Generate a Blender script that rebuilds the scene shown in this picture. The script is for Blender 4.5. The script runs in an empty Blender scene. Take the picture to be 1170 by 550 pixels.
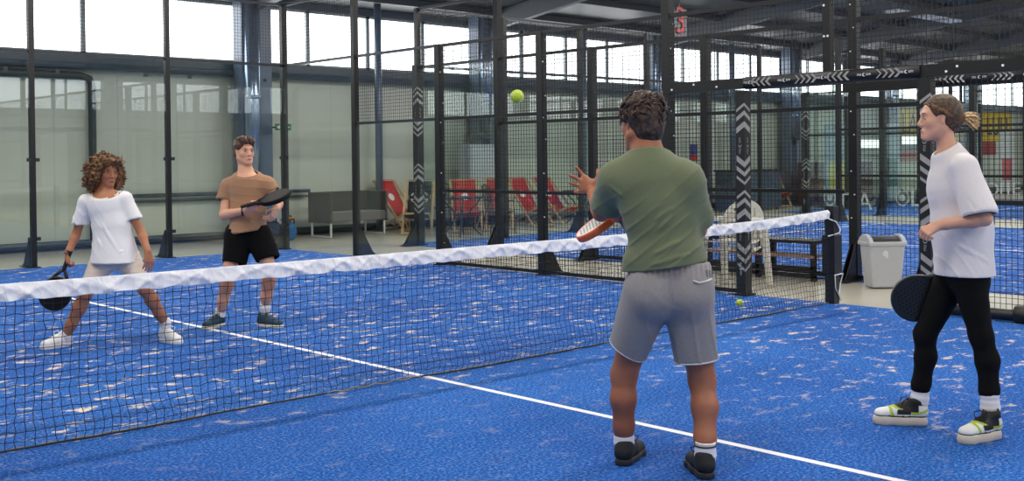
import bpy, math, random
import numpy as np
from mathutils import Vector, Matrix
random.seed(7); RNG = np.random.RandomState(7)
C = bpy.context.scene.collection
V = lambda *a: np.array(a, dtype=np.float64)
def nrm(v):
    v = np.asarray(v, float); return v / (np.linalg.norm(v) + 1e-12)

# ------------------------------------------------------------------ camera (1170x550 frame)
F_PX, CY = 1260.06, 196.68
YAW, PIT, ROLL = .7488, .012, -.0107
CAM = V(-4.5554, -5.7531, 1.4442)
FWD = V(math.sin(YAW)*math.cos(PIT), math.cos(YAW)*math.cos(PIT), -math.sin(PIT))
_r = V(math.cos(YAW), -math.sin(YAW), 0); _u = np.cross(_r, FWD)
RGT = _r*math.cos(ROLL) + _u*math.sin(ROLL)
UPV = -_r*math.sin(ROLL) + _u*math.cos(ROLL)
cam = bpy.data.cameras.new('camera'); camo = bpy.data.objects.new('camera', cam); C.objects.link(camo)
M = Matrix.Identity(4)
for i in range(3):
    M[i][0] = RGT[i]; M[i][1] = UPV[i]; M[i][2] = -FWD[i]; M[i][3] = CAM[i]
camo.matrix_world = M
cam.sensor_width = 36; cam.lens = F_PX/1170*36; cam.shift_y = -(275-CY)/1170
cam.clip_start = .05; cam.clip_end = 200
bpy.context.scene.camera = camo
def PX(u, v, d):            # the place seen at pixel (u, v) at distance d along the view
    return CAM + FWD*d + RGT*((u-585)/F_PX*d) - UPV*((v-CY)/F_PX*d)
def GX(u, v, z=0):          # the place on the ground under pixel (u, v)
    r = FWD + RGT*((u-585)/F_PX) - UPV*((v-CY)/F_PX)
    return CAM + r*((z-CAM[2])/r[2])

# ------------------------------------------------------------------ materials
def new_mat(name):
    m = bpy.data.materials.new(name); m.use_nodes = True
    nt = m.node_tree; b = nt.nodes['Principled BSDF']; return m, nt, b
def lin(c):
    return tuple(((x/255)/12.92 if x/255 <= .04045 else ((x/255+.055)/1.055)**2.4) for x in c)
def mat(name, rgb, rough=.6, metal=0, vary=.12, scale=25, bump=0, bscale=200, spec=.5, sheen=0, coat=0, emit=0, obj_space=True):
    m, nt, b = new_mat(name); n = nt.nodes; l = nt.links
    c = lin(rgb)
    tc = n.new('ShaderNodeTexCoord'); nz = n.new('ShaderNodeTexNoise'); nz.inputs['Scale'].default_value = scale; nz.inputs['Detail'].default_value = 4
    l.new(tc.outputs['Object'], nz.inputs['Vector'])
    mx = n.new('ShaderNodeMix'); mx.data_type = 'RGBA'
    mx.inputs[6].default_value = (*[x*(1-vary) for x in c], 1); mx.inputs[7].default_value = (*[min(1, x*(1+vary)) for x in c], 1)
    l.new(nz.outputs['Fac'], mx.inputs[0]); l.new(mx.outputs[2], b.inputs['Base Color'])
    b.inputs['Roughness'].default_value = rough; b.inputs['Metallic'].default_value = metal
    b.inputs['Specular IOR Level'].default_value = spec
    if sheen: b.inputs['Sheen Weight'].default_value = sheen
    if coat: b.inputs['Coat Weight'].default_value = coat; b.inputs['Coat Roughness'].default_value = .15
    if bump:
        nb = n.new('ShaderNodeTexNoise'); nb.inputs['Scale'].default_value = bscale; nb.inputs['Detail'].default_value = 3
        l.new(tc.outputs['Object'], nb.inputs['Vector'])
        bp = n.new('ShaderNodeBump'); bp.inputs['Strength'].default_value = bump; bp.inputs['Distance'].default_value = .01
        l.new(nb.outputs['Fac'], bp.inputs['Height']); l.new(bp.outputs['Normal'], b.inputs['Normal'])
    if emit:
        b.inputs['Emission Color'].default_value = (*c, 1); b.inputs['Emission Strength'].default_value = emit
    return m
def vcol_mat(name, rough=.55, sss=0, bump=0, bscale=300, spec=.35, sheen=0):
    m, nt, b = new_mat(name); n = nt.nodes; l = nt.links
    a = n.new('ShaderNodeVertexColor'); a.layer_name = 'Col'
    l.new(a.outputs['Color'], b.inputs['Base Color']); b.inputs['Roughness'].default_value = rough
    b.inputs['Specular IOR Level'].default_value = spec
    if sss:
        b.inputs['Subsurface Weight'].default_value = sss; b.inputs['Subsurface Scale'].default_value = .01
        b.inputs['Subsurface Radius'].default_value = (1, .4, .25)
    if sheen: b.inputs['Sheen Weight'].default_value = sheen
    if bump:
        tc = n.new('ShaderNodeTexCoord'); nb = n.new('ShaderNodeTexNoise'); nb.inputs['Scale'].default_value = bscale
        l.new(tc.outputs['Object'], nb.inputs['Vector'])
        bp = n.new('ShaderNodeBump'); bp.inputs['Strength'].default_value = bump; bp.inputs['Distance'].default_value = .005
        l.new(nb.outputs['Fac'], bp.inputs['Height']); l.new(bp.outputs['Normal'], b.inputs['Normal'])
    return m
def emission(name, rgb, s):
    m = bpy.data.materials.new(name); m.use_nodes = True; nt = m.node_tree
    nt.nodes.remove(nt.nodes['Principled BSDF']); e = nt.nodes.new('ShaderNodeEmission')
    e.inputs['Color'].default_value = (*rgb, 1); e.inputs['Strength'].default_value = s
    nt.links.new(e.outputs[0], nt.nodes['Material Output'].inputs[0]); return m

# ------------------------------------------------------------------ objects
def thing(name, label, cat, loc=(0, 0, 0), rotz=0, group=None):
    o = bpy.data.objects.new(name, None); C.objects.link(o); o.empty_display_size = .1
    o.location = [float(x) for x in loc]; o.rotation_euler = (0, 0, rotz)
    o['label'] = label; o['category'] = cat
    if group: o['group'] = group
    return o
def tag(o, label, cat, group=None, kind=None):
    o['label'] = label; o['category'] = cat
    if group: o['group'] = group
    if kind: o['kind'] = kind
    return o
def struct(o, label=None):
    o['kind'] = 'structure'
    if label: o['label'] = label
    return o
def mesh_obj(name, verts, faces, mats, parent=None, smooth=False, mi=None, col=None, world=False):
    me = bpy.data.meshes.new(name)
    verts = np.asarray(verts, dtype=np.float32)
    if parent is not None and world:      # verts given in world space: bring them to the parent's frame
        p = parent; Mx = Matrix.Identity(4)
        chain = []
        while p is not None: chain.append(p); p = p.parent
        for q in reversed(chain): Mx = Mx @ Matrix.LocRotScale(q.location, q.rotation_euler, None)
        Mi = np.array(Mx.inverted()); verts = (verts @ Mi[:3, :3].T + Mi[:3, 3]).astype(np.float32)
    if isinstance(faces, np.ndarray) and faces.ndim == 2:
        nf, k = faces.shape
        me.vertices.add(len(verts)); me.vertices.foreach_set('co', verts.ravel())
        me.loops.add(nf*k); me.loops.foreach_set('vertex_index', faces.ravel().astype(np.int32))
        me.polygons.add(nf); me.polygons.foreach_set('loop_start', (np.arange(nf)*k).astype(np.int32))
        me.update(calc_edges=True)
    else:
        me.from_pydata(verts.tolist(), [], [list(f) for f in faces]); me.update()
    for m in (mats if isinstance(mats, (list, tuple)) else [mats]): me.materials.append(m)
    if mi is not None: me.polygons.foreach_set('material_index', np.asarray(mi, dtype=np.int32))
    if smooth: me.polygons.foreach_set('use_smooth', np.ones(len(me.polygons), dtype=bool))
    if col is not None:
        ca = me.color_attributes.new('Col', 'FLOAT_COLOR', 'POINT')
        c4 = np.ones((len(verts), 4), np.float32); c4[:, :3] = col; ca.data.foreach_set('color', c4.ravel())
    me.validate(); me.update()
    o = bpy.data.objects.new(name, me); C.objects.link(o)
    if parent is not None: o.parent = parent
    return o
class MB:
    """collects shapes; build() links them as ONE mesh object"""
    def __init__(s): s.v = []; s.f = []; s.m = []; s.cur = 0; s.sm = []
    def add(s, vs, fs):
        n = len(s.v); s.v += [tuple(map(float, p)) for p in vs]; s.f += [tuple(i+n for i in f) for f in fs]; s.m += [s.cur]*len(fs); return s
    def box(s, c, d, rz=0, R=None):
        hx, hy, hz = d[0]/2, d[1]/2, d[2]/2
        P = [V(x*hx, y*hy, z*hz) for z in (-1, 1) for y in (-1, 1) for x in (-1, 1)]
        if R is None: R = np.array(Matrix.Rotation(rz, 3, 'Z'))
        P = [R @ p + V(*c) for p in P]
        return s.add(P, [(0, 2, 3, 1), (4, 5, 7, 6), (0, 1, 5, 4), (2, 6, 7, 3), (0, 4, 6, 2), (1, 3, 7, 5)])
    def bbox(s, a, b): return s.box([(x+y)/2 for x, y in zip(a, b)], [abs(y-x) for x, y in zip(a, b)])
    def bar(s, a, b, w, h=None, up=(0, 0, 1)):          # rectangular bar from a to b
        h = h or w; a = V(*a); b = V(*b); d = nrm(b-a); up = V(*up)
        if abs(d @ up) > .98: up = V(1, 0, 0)
        x = nrm(np.cross(d, up)); y = np.cross(x, d)
        P = []
        for q in (a, b):
            for i, j in ((-1, -1), (1, -1), (1, 1), (-1, 1)): P.append(q + x*i*w/2 + y*j*h/2)
        return s.add(P, [(3, 2, 1, 0), (4, 5, 6, 7), (0, 1, 5, 4), (1, 2, 6, 5), (2, 3, 7, 6), (3, 0, 4, 7)])
    def tube(s, pts, r, n=8, cap=True):
        pts = [V(*p) for p in pts]; k = len(pts); rs = r if hasattr(r, '__len__') else [r]*k
        vs = []; t0 = nrm(pts[1]-pts[0]); up = V(0, 0, 1) if abs(t0[2]) < .9 else V(1, 0, 0)
        x = nrm(np.cross(t0, up))
        for i, p in enumerate(pts):
            t = nrm(pts[min(i+1, k-1)] - pts[max(i-1, 0)]); x = nrm(x - t*(x @ t)); y = np.cross(t, x)
            for j in range(n):
                a = 2*math.pi*j/n; vs.append(p + (x*math.cos(a) + y*math.sin(a))*rs[i])
        fs = [(i*n+j, i*n+(j+1) % n, (i+1)*n+(j+1) % n, (i+1)*n+j) for i in range(k-1) for j in range(n)]
        if cap: fs += [tuple(range(n-1, -1, -1)), tuple((k-1)*n+j for j in range(n))]
        return s.add(vs, fs)
    def lathe(s, prof, c=(0, 0, 0), n=20, sy=1):
        vs = []
        for r, z in prof:
            for j in range(n):
                a = 2*math.pi*j/n; vs.append((c[0]+r*math.cos(a), c[1]+r*sy*math.sin(a), c[2]+z))
        k = len(prof)
        fs = [(i*n+j, i*n+(j+1) % n, (i+1)*n+(j+1) % n, (i+1)*n+j) for i in range(k-1) for j in range(n)]
        fs += [tuple(range(n-1, -1, -1)), tuple((k-1)*n+j for j in range(n))]
        return s.add(vs, fs)
    def prism(s, poly, d, o=(0, 0, 0), ax=(1, 0, 0), ay=(0, 0, 1)):   # 2D polygon (ax, ay) extruded by vector d
        o = V(*o); ax = V(*ax); ay = V(*ay); d = V(*d); n = len(poly)
        a = [o + ax*x + ay*y for x, y in poly]; b = [p + d for p in a]
        fs = [tuple(range(n-1, -1, -1)), tuple(range(n, 2*n))] + [(i, (i+1) % n, (i+1) % n+n, i+n) for i in range(n)]
        return s.add(a+b, fs)
    def build(s, name, mats, parent=None, smooth=False, bevel=0, world=False):
        o = mesh_obj(name, s.v, s.f, mats, parent, smooth, s.m, world=world)
        if bevel:
            md = o.modifiers.new('bevel', 'BEVEL'); md.width = bevel; md.segments = 2; md.limit_method = 'ANGLE'; md.angle_limit = math.radians(40)
        return o
def ball_mb(c, r, n=24, m=14):
    b = MB(); b.lathe([(max(r*math.sin(math.pi*i/m), 1e-4), -r*math.cos(math.pi*i/m)) for i in range(m+1)], c, n); return b
def copy_tree(o, loc=None, rotz=None, label=None, parent=None, group=None):
    c = o.copy(); C.objects.link(c); c.parent = parent
    if parent is None:
        if loc is not None: c.location = [float(x) for x in loc]
        if rotz is not None: c.rotation_euler = (0, 0, rotz)
        if label: c['label'] = label
        if group: c['group'] = group
    for ch in list(o.children): copy_tree(ch, parent=c)
    return c
def text_mesh(name, txt, size, m, parent, o, ax, ay, depth=.002, center=True):
    cu = bpy.data.curves.new(name, 'FONT'); cu.body = txt; cu.size = size; cu.extrude = depth
    cu.align_x = 'CENTER' if center else 'LEFT'; cu.align_y = 'CENTER'
    ob = bpy.data.objects.new(name, cu); C.objects.link(ob)
    dg = bpy.context.evaluated_depsgraph_get(); me = bpy.data.meshes.new_from_object(ob.evaluated_get(dg))
    bpy.data.objects.remove(ob)
    ax = V(*ax); ay = V(*ay); az = np.cross(ax, ay); o = V(*o)
    for v in me.vertices: v.co = Vector(o + ax*v.co.x + ay*v.co.y + az*v.co.z)
    me.materials.clear(); me.materials.append(m)
    r = bpy.data.objects.new(name, me); C.objects.link(r)
    if parent is not None: r.parent = parent
    return r

# ------------------------------------------------------------------ signed distance modelling (bodies, clothes, shoes)
def wob(P, sc, seed, n=5):
    rs = np.random.RandomState(seed); o = 0
    for i in range(n):
        d = rs.randn(3); d /= np.linalg.norm(d); f = sc*(.7+.9*rs.rand()); o = o + np.sin((P @ d)*f + rs.rand()*6.28)
    return o/n
class Field:
    def __init__(s, lo, hi, h):
        s.lo = V(*lo); s.h = h; s.n = np.ceil((V(*hi)-s.lo)/h).astype(int)+1
        s.F = np.full(s.n, .2, np.float32); s.U = np.full(s.n, .2, np.float32)
    def sub(s, lo, hi):
        a = np.clip(np.floor((lo-s.lo)/s.h).astype(int), 0, s.n-1); b = np.clip(np.ceil((hi-s.lo)/s.h).astype(int)+1, 1, s.n)
        if np.any(b <= a): return None, None
        ax = [s.lo[i] + s.h*np.arange(a[i], b[i]) for i in range(3)]
        P = np.stack(np.meshgrid(*ax, indexing='ij'), -1).astype(np.float32)
        return tuple(slice(a[i], b[i]) for i in range(3)), P
    def _put(s, sl, d, k, op, dc=None):
        for A, dd in ((s.F, d if dc is None else dc[0]), (s.U, d if dc is None else dc[1])):
            f = A[sl]
            if op == 'u':
                if k > 0:
                    hh = np.clip(.5+.5*(f-dd)/k, 0, 1); A[sl] = f*(1-hh)+dd*hh - k*hh*(1-hh)
                else: A[sl] = np.minimum(f, dd)
            else:
                if k > 0:
                    hh = np.clip(.5-.5*(f+dd)/k, 0, 1); A[sl] = f*(1-hh)-dd*hh + k*hh*(1-hh)
                else: A[sl] = np.maximum(f, -dd)
    def cone(s, a, b, ra, rb=None, k=.02, n=None, sa=1, sb=None, op='u', clip=None):
        a = V(*a); b = V(*b); rb = ra if rb is None else rb; sb = sa if sb is None else sb
        R = max(ra, rb) + k + .035; sl, P = s.sub(np.minimum(a, b)-R, np.maximum(a, b)+R)
        if sl is None: return s
        ba = b-a; L2 = ba @ ba + 1e-12; q = P - a.astype(np.float32)
        t = np.clip((q @ ba.astype(np.float32))/L2, 0, 1)
        q = q - t[..., None]*ba.astype(np.float32)
        if n is not None:
            n = nrm(n).astype(np.float32); w = q @ n; ss = sa+(sb-sa)*t
            q = q + (w*(1/ss-1))[..., None]*n
        d = np.sqrt((q*q).sum(-1)) - (ra+(rb-ra)*t)
        dc = None
        if clip is not None:
            dc = d; du = d
            for (p0, nn) in clip:
                pl_ = (P-V(*p0).astype(np.float32)) @ nrm(nn).astype(np.float32); dc = np.maximum(dc, pl_); du = np.maximum(du, pl_-3.2*s.h)
            dc = (dc, du)
        s._put(sl, d, k, op, dc); return s
    def chain(s, pts, rs, k=.015, **kw):
        for i in range(len(pts)-1): s.cone(pts[i], pts[i+1], rs[i], rs[i+1], k, **kw)
        return s
    def ell(s, c, r, ax=None, k=.02, op='u'):
        c = V(*c); ax = np.eye(3) if ax is None else np.array(ax, float)
        ext = np.sqrt(((ax*np.array(r)[:, None])**2).sum(0)) + k + .03
        sl, P = s.sub(c-ext, c+ext)
        if sl is None: return s
        q = (P-c.astype(np.float32)) @ ax.T.astype(np.float32); r = np.array(r, np.float32)
        k0 = np.sqrt(((q/r)**2).sum(-1))+1e-6; k1 = np.sqrt(((q/(r*r))**2).sum(-1))+1e-6
        s._put(sl, k0*(k0-1)/k1, k, op); return s
    def clip(s, p, n):        # cut everything on the side of n
        sl, P = s.sub(s.lo, s.lo+s.h*s.n)
        s.F = np.maximum(s.F, ((P-V(*p).astype(np.float32)) @ nrm(n).astype(np.float32)))
        return s
    def cut_plane(s, p, n, r):     # open the cloth beyond a plane, near p only
        p = V(*p); sl, P = s.sub(p-r, p+r); q = P-p.astype(np.float32); d = q @ nrm(n).astype(np.float32)
        m = (q*q).sum(-1) < r*r; F = s.F[sl]; F[m] = np.maximum(F, d)[m]; return s
    def cut_cone(s, a, b, ra, rb, n=None, sa=1):      # open the cloth inside a cone (necklines)
        U = s.U.copy(); s.cone(a, b, ra, rb, k=0, n=n, sa=sa, op='s'); s.U = U; return s
    def disp(s, fn, band=.05):
        m = np.abs(s.U) < band; ijk = np.argwhere(m); P = s.lo + ijk*s.h
        if len(P):
            d = fn(P.astype(np.float32)); s.F[m] -= d; s.U[m] -= d
        return s
    def mesh(s, open_caps=False):
        F = s.F; ins = F < 0; nx, ny, nz = F.shape
        cnt = np.zeros((nx-1, ny-1, nz-1), np.int8)
        for i in (0, 1):
            for j in (0, 1):
                for k in (0, 1): cnt += ins[i:nx-1+i, j:ny-1+j, k:nz-1+k]
        act = (cnt > 0) & (cnt < 8); A = np.argwhere(act)
        idx = np.full(act.shape, -1, np.int64); idx[act] = np.arange(len(A))
        acc = np.zeros((len(A), 3)); num = np.zeros(len(A))
        cs = [(i, j, k) for i in (0, 1) for j in (0, 1) for k in (0, 1)]
        for c0 in cs:
            for ax in range(3):
                if c0[ax]: continue
                c1 = list(c0); c1[ax] = 1
                v0 = F[A[:, 0]+c0[0], A[:, 1]+c0[1], A[:, 2]+c0[2]]; v1 = F[A[:, 0]+c1[0], A[:, 1]+c1[1], A[:, 2]+c1[2]]
                m = (v0 < 0) != (v1 < 0); t = np.zeros(len(A)); t[m] = v0[m]/(v0[m]-v1[m])
                p = A + np.array(c0, float); p[:, ax] += t; acc[m] += p[m]; num[m] += 1
        ver = s.lo + (acc/num[:, None])*s.h
        Q = []
        for ax in range(3):
            a1, a2 = (ax+1) % 3, (ax+2) % 3
            sl0 = [slice(1, -1)]*3; sl0[ax] = slice(0, -1); sl1 = list(sl0); sl1[ax] = slice(1, None)
            s0 = ins[tuple(sl0)]; s1 = ins[tuple(sl1)]; E = np.argwhere(s0 != s1); pos = s0[s0 != s1]
            off = np.ones(3, int); off[ax] = 0; E = E+off
            def cell(d1, d2):
                q = E.copy(); q[:, a1] += d1; q[:, a2] += d2; return idx[q[:, 0], q[:, 1], q[:, 2]]
            q = np.stack([cell(-1, -1), cell(0, -1), cell(0, 0), cell(-1, 0)], 1)
            q[~pos] = q[~pos][:, ::-1]; Q.append(q)
        Q = np.concatenate(Q); Q = Q[(Q >= 0).all(1)]
        if open_caps:
            cen = ver[Q].mean(1); g = np.clip(np.round((cen-s.lo)/s.h).astype(int), 0, s.n-1)
            Q = Q[s.U[g[:, 0], g[:, 1], g[:, 2]] > -1.5*s.h]
            used = np.unique(Q); rm = np.full(len(ver), -1); rm[used] = np.arange(len(used)); ver = ver[used]; Q = rm[Q]
        return ver, Q
def sdf_obj(name, fld, m, parent, open_caps=False, solid=0, colf=None):
    v, q = fld.mesh(open_caps)
    o = mesh_obj(name, v, q, m, parent, True, col=None if colf is None else colf(v), world=True)
    if solid:
        md = o.modifiers.new('cloth thickness', 'SOLIDIFY'); md.thickness = solid; md.offset = -1
    return o
EXPO = 0.0
# ------------------------------------------------------------------ materials of the place
def turf_mat():
    m, nt, b = new_mat('blue artificial turf'); n = nt.nodes; l = nt.links
    tc = n.new('ShaderNodeTexCoord')
    def noise(sc, det=4, rough=.55, vec=None, stretch=None):
        z = n.new('ShaderNodeTexNoise'); z.inputs['Scale'].default_value = sc; z.inputs['Detail'].default_value = det; z.inputs['Roughness'].default_value = rough
        if stretch:
            mp = n.new('ShaderNodeMapping'); mp.inputs['Scale'].default_value = stretch; mp.inputs['Rotation'].default_value = (0, 0, stretch_rot)
            l.new(tc.outputs['Object'], mp.inputs['Vector']); l.new(mp.outputs[0], z.inputs['Vector'])
        else: l.new(tc.outputs['Object'], z.inputs['Vector'])
        return z
    stretch_rot = math.radians(40)
    def ramp(src, pts):
        r = n.new('ShaderNodeValToRGB'); e = r.color_ramp.elements
        while len(e) < len(pts): e.new(.5)
        for i, (p, c) in enumerate(pts): e[i].position = p; e[i].color = (*c, 1)
        l.new(src, r.inputs[0]); return r
    big = noise(.55, 3); fine = noise(62, 3, .7)
    c1 = ramp(fine.outputs['Fac'], [(.34, lin((10, 48, 114))), (.46, lin((24, 84, 168))), (.57, lin((46, 114, 198))), (.66, lin((120, 158, 214)))])
    c2 = ramp(big.outputs['Fac'], [(.3, (.62, .68, .78)), (.7, (1.2, 1.15, 1.1))])
    mul = n.new('ShaderNodeMix'); mul.data_type = 'RGBA'; mul.blend_type = 'MULTIPLY'; mul.inputs[0].default_value = 1
    l.new(c1.outputs[0], mul.inputs[6]); l.new(c2.outputs[0], mul.inputs[7])
    # worn sandy patches
    pat = noise(5.2, 7, .72, stretch=(1.0, 1.5, 1)); zone = noise(.42, 2); speck = noise(60, 3, .8)
    pr = ramp(pat.outputs['Fac'], [(.56, (0, 0, 0)), (.63, (1, 1, 1))])
    zr = ramp(zone.outputs['Fac'], [(.30, (.25, .25, .25)), (.5, (1, 1, 1))])
    sr = ramp(speck.outputs['Fac'], [(.36, (.3, .3, .3)), (.5, (1, 1, 1))])
    sep = n.new('ShaderNodeSeparateXYZ'); l.new(tc.outputs['Object'], sep.inputs[0])
    def mrange(out, a0, a1, lo, hi):
        mr = n.new('ShaderNodeMapRange'); mr.inputs['From Min'].default_value = a0; mr.inputs['From Max'].default_value = a1
        mr.inputs['To Min'].default_value = lo; mr.inputs['To Max'].default_value = hi; l.new(sep.outputs[out], mr.inputs['Value']); return mr
    m1 = mrange('Y', -.5, .3, .12, 1); m2 = mrange('X', .2, 2.2, .05, .8)      # sand lies thickest beyond the net and by the right-hand door
    mr = n.new('ShaderNodeMath'); mr.operation = 'MAXIMUM'; l.new(m1.outputs[0], mr.inputs[0]); l.new(m2.outputs[0], mr.inputs[1])
    a = n.new('ShaderNodeMath'); a.operation = 'MULTIPLY'; l.new(pr.outputs[0], a.inputs[0]); l.new(zr.outputs[0], a.inputs[1])
    c = n.new('ShaderNodeMath'); c.operation = 'MULTIPLY'; l.new(a.outputs[0], c.inputs[0]); l.new(sr.outputs[0], c.inputs[1])
    d = n.new('ShaderNodeMath'); d.operation = 'MULTIPLY'; l.new(c.outputs[0], d.inputs[0]); l.new(mr.outputs[0], d.inputs[1])
    fin = n.new('ShaderNodeMix'); fin.data_type = 'RGBA'; l.new(d.outputs[0], fin.inputs[0]); l.new(mul.outputs[2], fin.inputs[6])
    fin.inputs[7].default_value = (*lin((244, 224, 192)), 1)
    l.new(fin.outputs[2], b.inputs['Base Color']); b.inputs['Roughness'].default_value = .85; b.inputs['Specular IOR Level'].default_value = .15
    bp = n.new('ShaderNodeBump'); bp.inputs['Strength'].default_value = .6; bp.inputs['Distance'].default_value = .01
    l.new(fine.outputs['Fac'], bp.inputs['Height']); l.new(bp.outputs[0], b.inputs['Normal'])
    return m
def panel_mat(name, rgb, pitch, rough=.45, dark=.78):
    m, nt, b = new_mat(name); n = nt.nodes; l = nt.links
    tc = n.new('ShaderNodeTexCoord'); sp = n.new('ShaderNodeSeparateXYZ'); l.new(tc.outputs['Object'], sp.inputs[0])
    ad = n.new('ShaderNodeMath'); ad.operation = 'ADD'; l.new(sp.outputs['X'], ad.inputs[0]); l.new(sp.outputs['Y'], ad.inputs[1])
    dv = n.new('ShaderNodeMath'); dv.operation = 'DIVIDE'; dv.inputs[1].default_value = pitch; l.new(ad.outputs[0], dv.inputs[0])
    fr = n.new('ShaderNodeMath'); fr.operation = 'FRACT'; l.new(dv.outputs[0], fr.inputs[0])
    r = n.new('ShaderNodeValToRGB'); e = r.color_ramp.elements; c = lin(rgb)
    e[0].position = 0; e[0].color = (*[x*dark for x in c], 1); e[1].position = .02; e[1].color = (*c, 1)
    l.new(fr.outputs[0], r.inputs[0])
    nz = n.new('ShaderNodeTexNoise'); nz.inputs['Scale'].default_value = .8; nz.inputs['Detail'].default_value = 5; l.new(tc.outputs['Object'], nz.inputs['Vector'])
    r2 = n.new('ShaderNodeValToRGB'); r2.color_ramp.elements[0].color = (.86, .86, .84, 1); r2.color_ramp.elements[1].color = (1.08, 1.08, 1.08, 1); l.new(nz.outputs['Fac'], r2.inputs[0])
    mx = n.new('ShaderNodeMix'); mx.data_type = 'RGBA'; mx.blend_type = 'MULTIPLY'; mx.inputs[0].default_value = 1
    l.new(r.outputs[0], mx.inputs[6]); l.new(r2.outputs[0], mx.inputs[7]); l.new(mx.outputs[2], b.inputs['Base Color'])
    b.inputs['Roughness'].default_value = rough; return m
def glass_mat(name, tint=(.955, .975, .965), ior=1.5, rough=0.0):
    m = bpy.data.materials.new(name); m.use_nodes = True; nt = m.node_tree; n = nt.nodes; l = nt.links
    n.remove(n['Principled BSDF'])
    t = n.new('ShaderNodeBsdfTransparent'); t.inputs[0].default_value = (*tint, 1)
    g = n.new('ShaderNodeBsdfGlossy'); g.inputs['Roughness'].default_value = rough; g.inputs[0].default_value = (.95, 1, 1, 1)
    f = n.new('ShaderNodeLayerWeight'); f.inputs[0].default_value = .5; x = n.new('ShaderNodeMixShader')
    p5 = n.new('ShaderNodeMath'); p5.operation = 'POWER'; p5.inputs[1].default_value = 5; l.new(f.outputs['Facing'], p5.inputs[0])
    sch = n.new('ShaderNodeMath'); sch.operation = 'MULTIPLY_ADD'; sch.inputs[1].default_value = .96; sch.inputs[2].default_value = .04
    l.new(p5.outputs[0], sch.inputs[0]); l.new(sch.outputs[0], x.inputs[0]); l.new(t.outputs[0], x.inputs[1]); l.new(g.outputs[0], x.inputs[2])
    l.new(x.outputs[0], n['Material Output'].inputs[0]); return m
def concrete_mat():
    m = mat('polished grey concrete', (208, 203, 188), rough=.22, vary=.12, scale=1.3, spec=.5)
    return m
M_turf = turf_mat()
M_line = mat('white court line', (238, 240, 244), .8, vary=.06, scale=80, bump=.3)
M_conc = concrete_mat()
M_wall = panel_mat('pale green sandwich panel', (200, 206, 194), 1.1)
M_ceil = panel_mat('grey trapezoid roof sheet', (98, 100, 100), .28, dark=.6)
M_beam = mat('grey steel beam', (96, 102, 108), .5, vary=.1)
M_gut = mat('dark blue grey gutter', (74, 86, 98), .32, vary=.15, scale=8)
M_col = mat('blue grey painted steel', (92, 108, 128), .3, vary=.1, scale=5, spec=.6)
M_colsh = mat('galvanised duct', (150, 166, 190), .22, metal=.75, vary=.15, scale=6)
M_blk = mat('black powder coated steel', (14, 15, 17), .4, vary=.25, scale=14)
M_rail = mat('dark grey powder coated rail', (34, 41, 49), .35, vary=.15)
M_wire = mat('dark galvanised wire', (16, 17, 20), .5, metal=0, vary=.2)
M_pad = mat('black vinyl padding', (15, 16, 18), .45, vary=.2, bump=.25, bscale=60)
M_chev = mat('grey chevron print', (150, 148, 146), .5, vary=.25, scale=18)
M_white = mat('white print', (232, 232, 232), .5, vary=.05)
M_bolt = mat('bright bolt head', (240, 240, 240), .3, vary=.02)
M_glass = glass_mat('tempered glass')
M_glassC = glass_mat('green tinted glass', (.93, .965, .95))
M_win = emission('daylit translucent glazing', (.94, .97, 1.0), 4.5)
M_mull = mat('pale grey window mullion', (150, 158, 160), .5)

# ------------------------------------------------------------------ the hall
X0, X1, YN, YF = -9.0, 46.0, -13.0, 13.0
ZG, ZT = 3.3, 4.42           # glazing band
def pl(name, a, b, m):
    return struct(MB().bbox(a, b).build(name, m))
pl('floor', (X0, YN, -.2), (X1, YF, -.012), M_conc)
pl('wall_far', (X0, YF, -.2), (X1, YF+.2, ZG), M_wall)
pl('wall_near', (X0, YN-.2, -.2), (X1, YN, ZG), M_wall)
pl('wall_left', (X0-.2, YN, -.2), (X0, YF, 7.2), M_wall)
pl('wall_right', (X1, YN, -.2), (X1+.2, YF, 7.2), M_wall)
pl('wall_far', (X0, YF, ZT), (X1, YF+.2, ZT+.35), M_beam)
pl('wall_near', (X0, YN-.2, ZT), (X1, YN, ZT+.35), M_beam)
def roofz(y): return ZT+.15 + (13-abs(y))*.13
r = MB()
for s in (-1, 1):
    r.prism([(s*13.2, roofz(13.2)), (0, roofz(0)), (0, roofz(0)+.2), (s*13.2, roofz(13.2)+.2)], (X1-X0, 0, 0), (X0, 0, 0), (0, 1, 0), (0, 0, 1))
struct(r.build('ceiling', M_ceil))
k = 1
cols = [-6.1, -.1, 5.93, 11.7, 17.65, 23.9, 29.8, 35.8, 41.8]
for s in (1, -1):
    edges = [X0] + cols + [X1]
    for i in range(len(edges)-1):
        a, b = edges[i], edges[i+1]
        y = s*(13.02)
        if b-a < .6: continue
        g = struct(MB().bbox((a, y, ZG), (b, y+s*.04, ZT)).build('window_%d' % k, M_win)); k += 1
        f = MB(); nx = max(1, int(round((b-a)/1.5)))
        for j in range(nx+1):
            x = a+(b-a)*j/nx; f.bbox((x-.04, y-s*.06, ZG), (x+.04, y, ZT))
        f.bbox((a, y-s*.06, ZG), (b, y, ZG+.05)); f.bbox((a, y-s*.06, ZT-.05), (b, y, ZT))
        fr = f.build('window_frame', M_mull); fr.parent = g
g = struct(MB().bbox((X1-.03, -10, .2), (X1-.01, 12, 3.9)).build('window_%d' % k, emission('end wall glazing', (.93, .97, 1.0), 1.2)))
f = MB()
for j in range(12): f.bbox((X1-.1, -10+2*j-.06, .2), (X1-.03, -10+2*j+.06, 3.9))
for z in (.2, 1.4, 2.6, 3.9): f.bbox((X1-.1, -10, z-.05), (X1-.03, 12, z+.05))
o = f.build('window_frame', M_mull); o.parent = g
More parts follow.
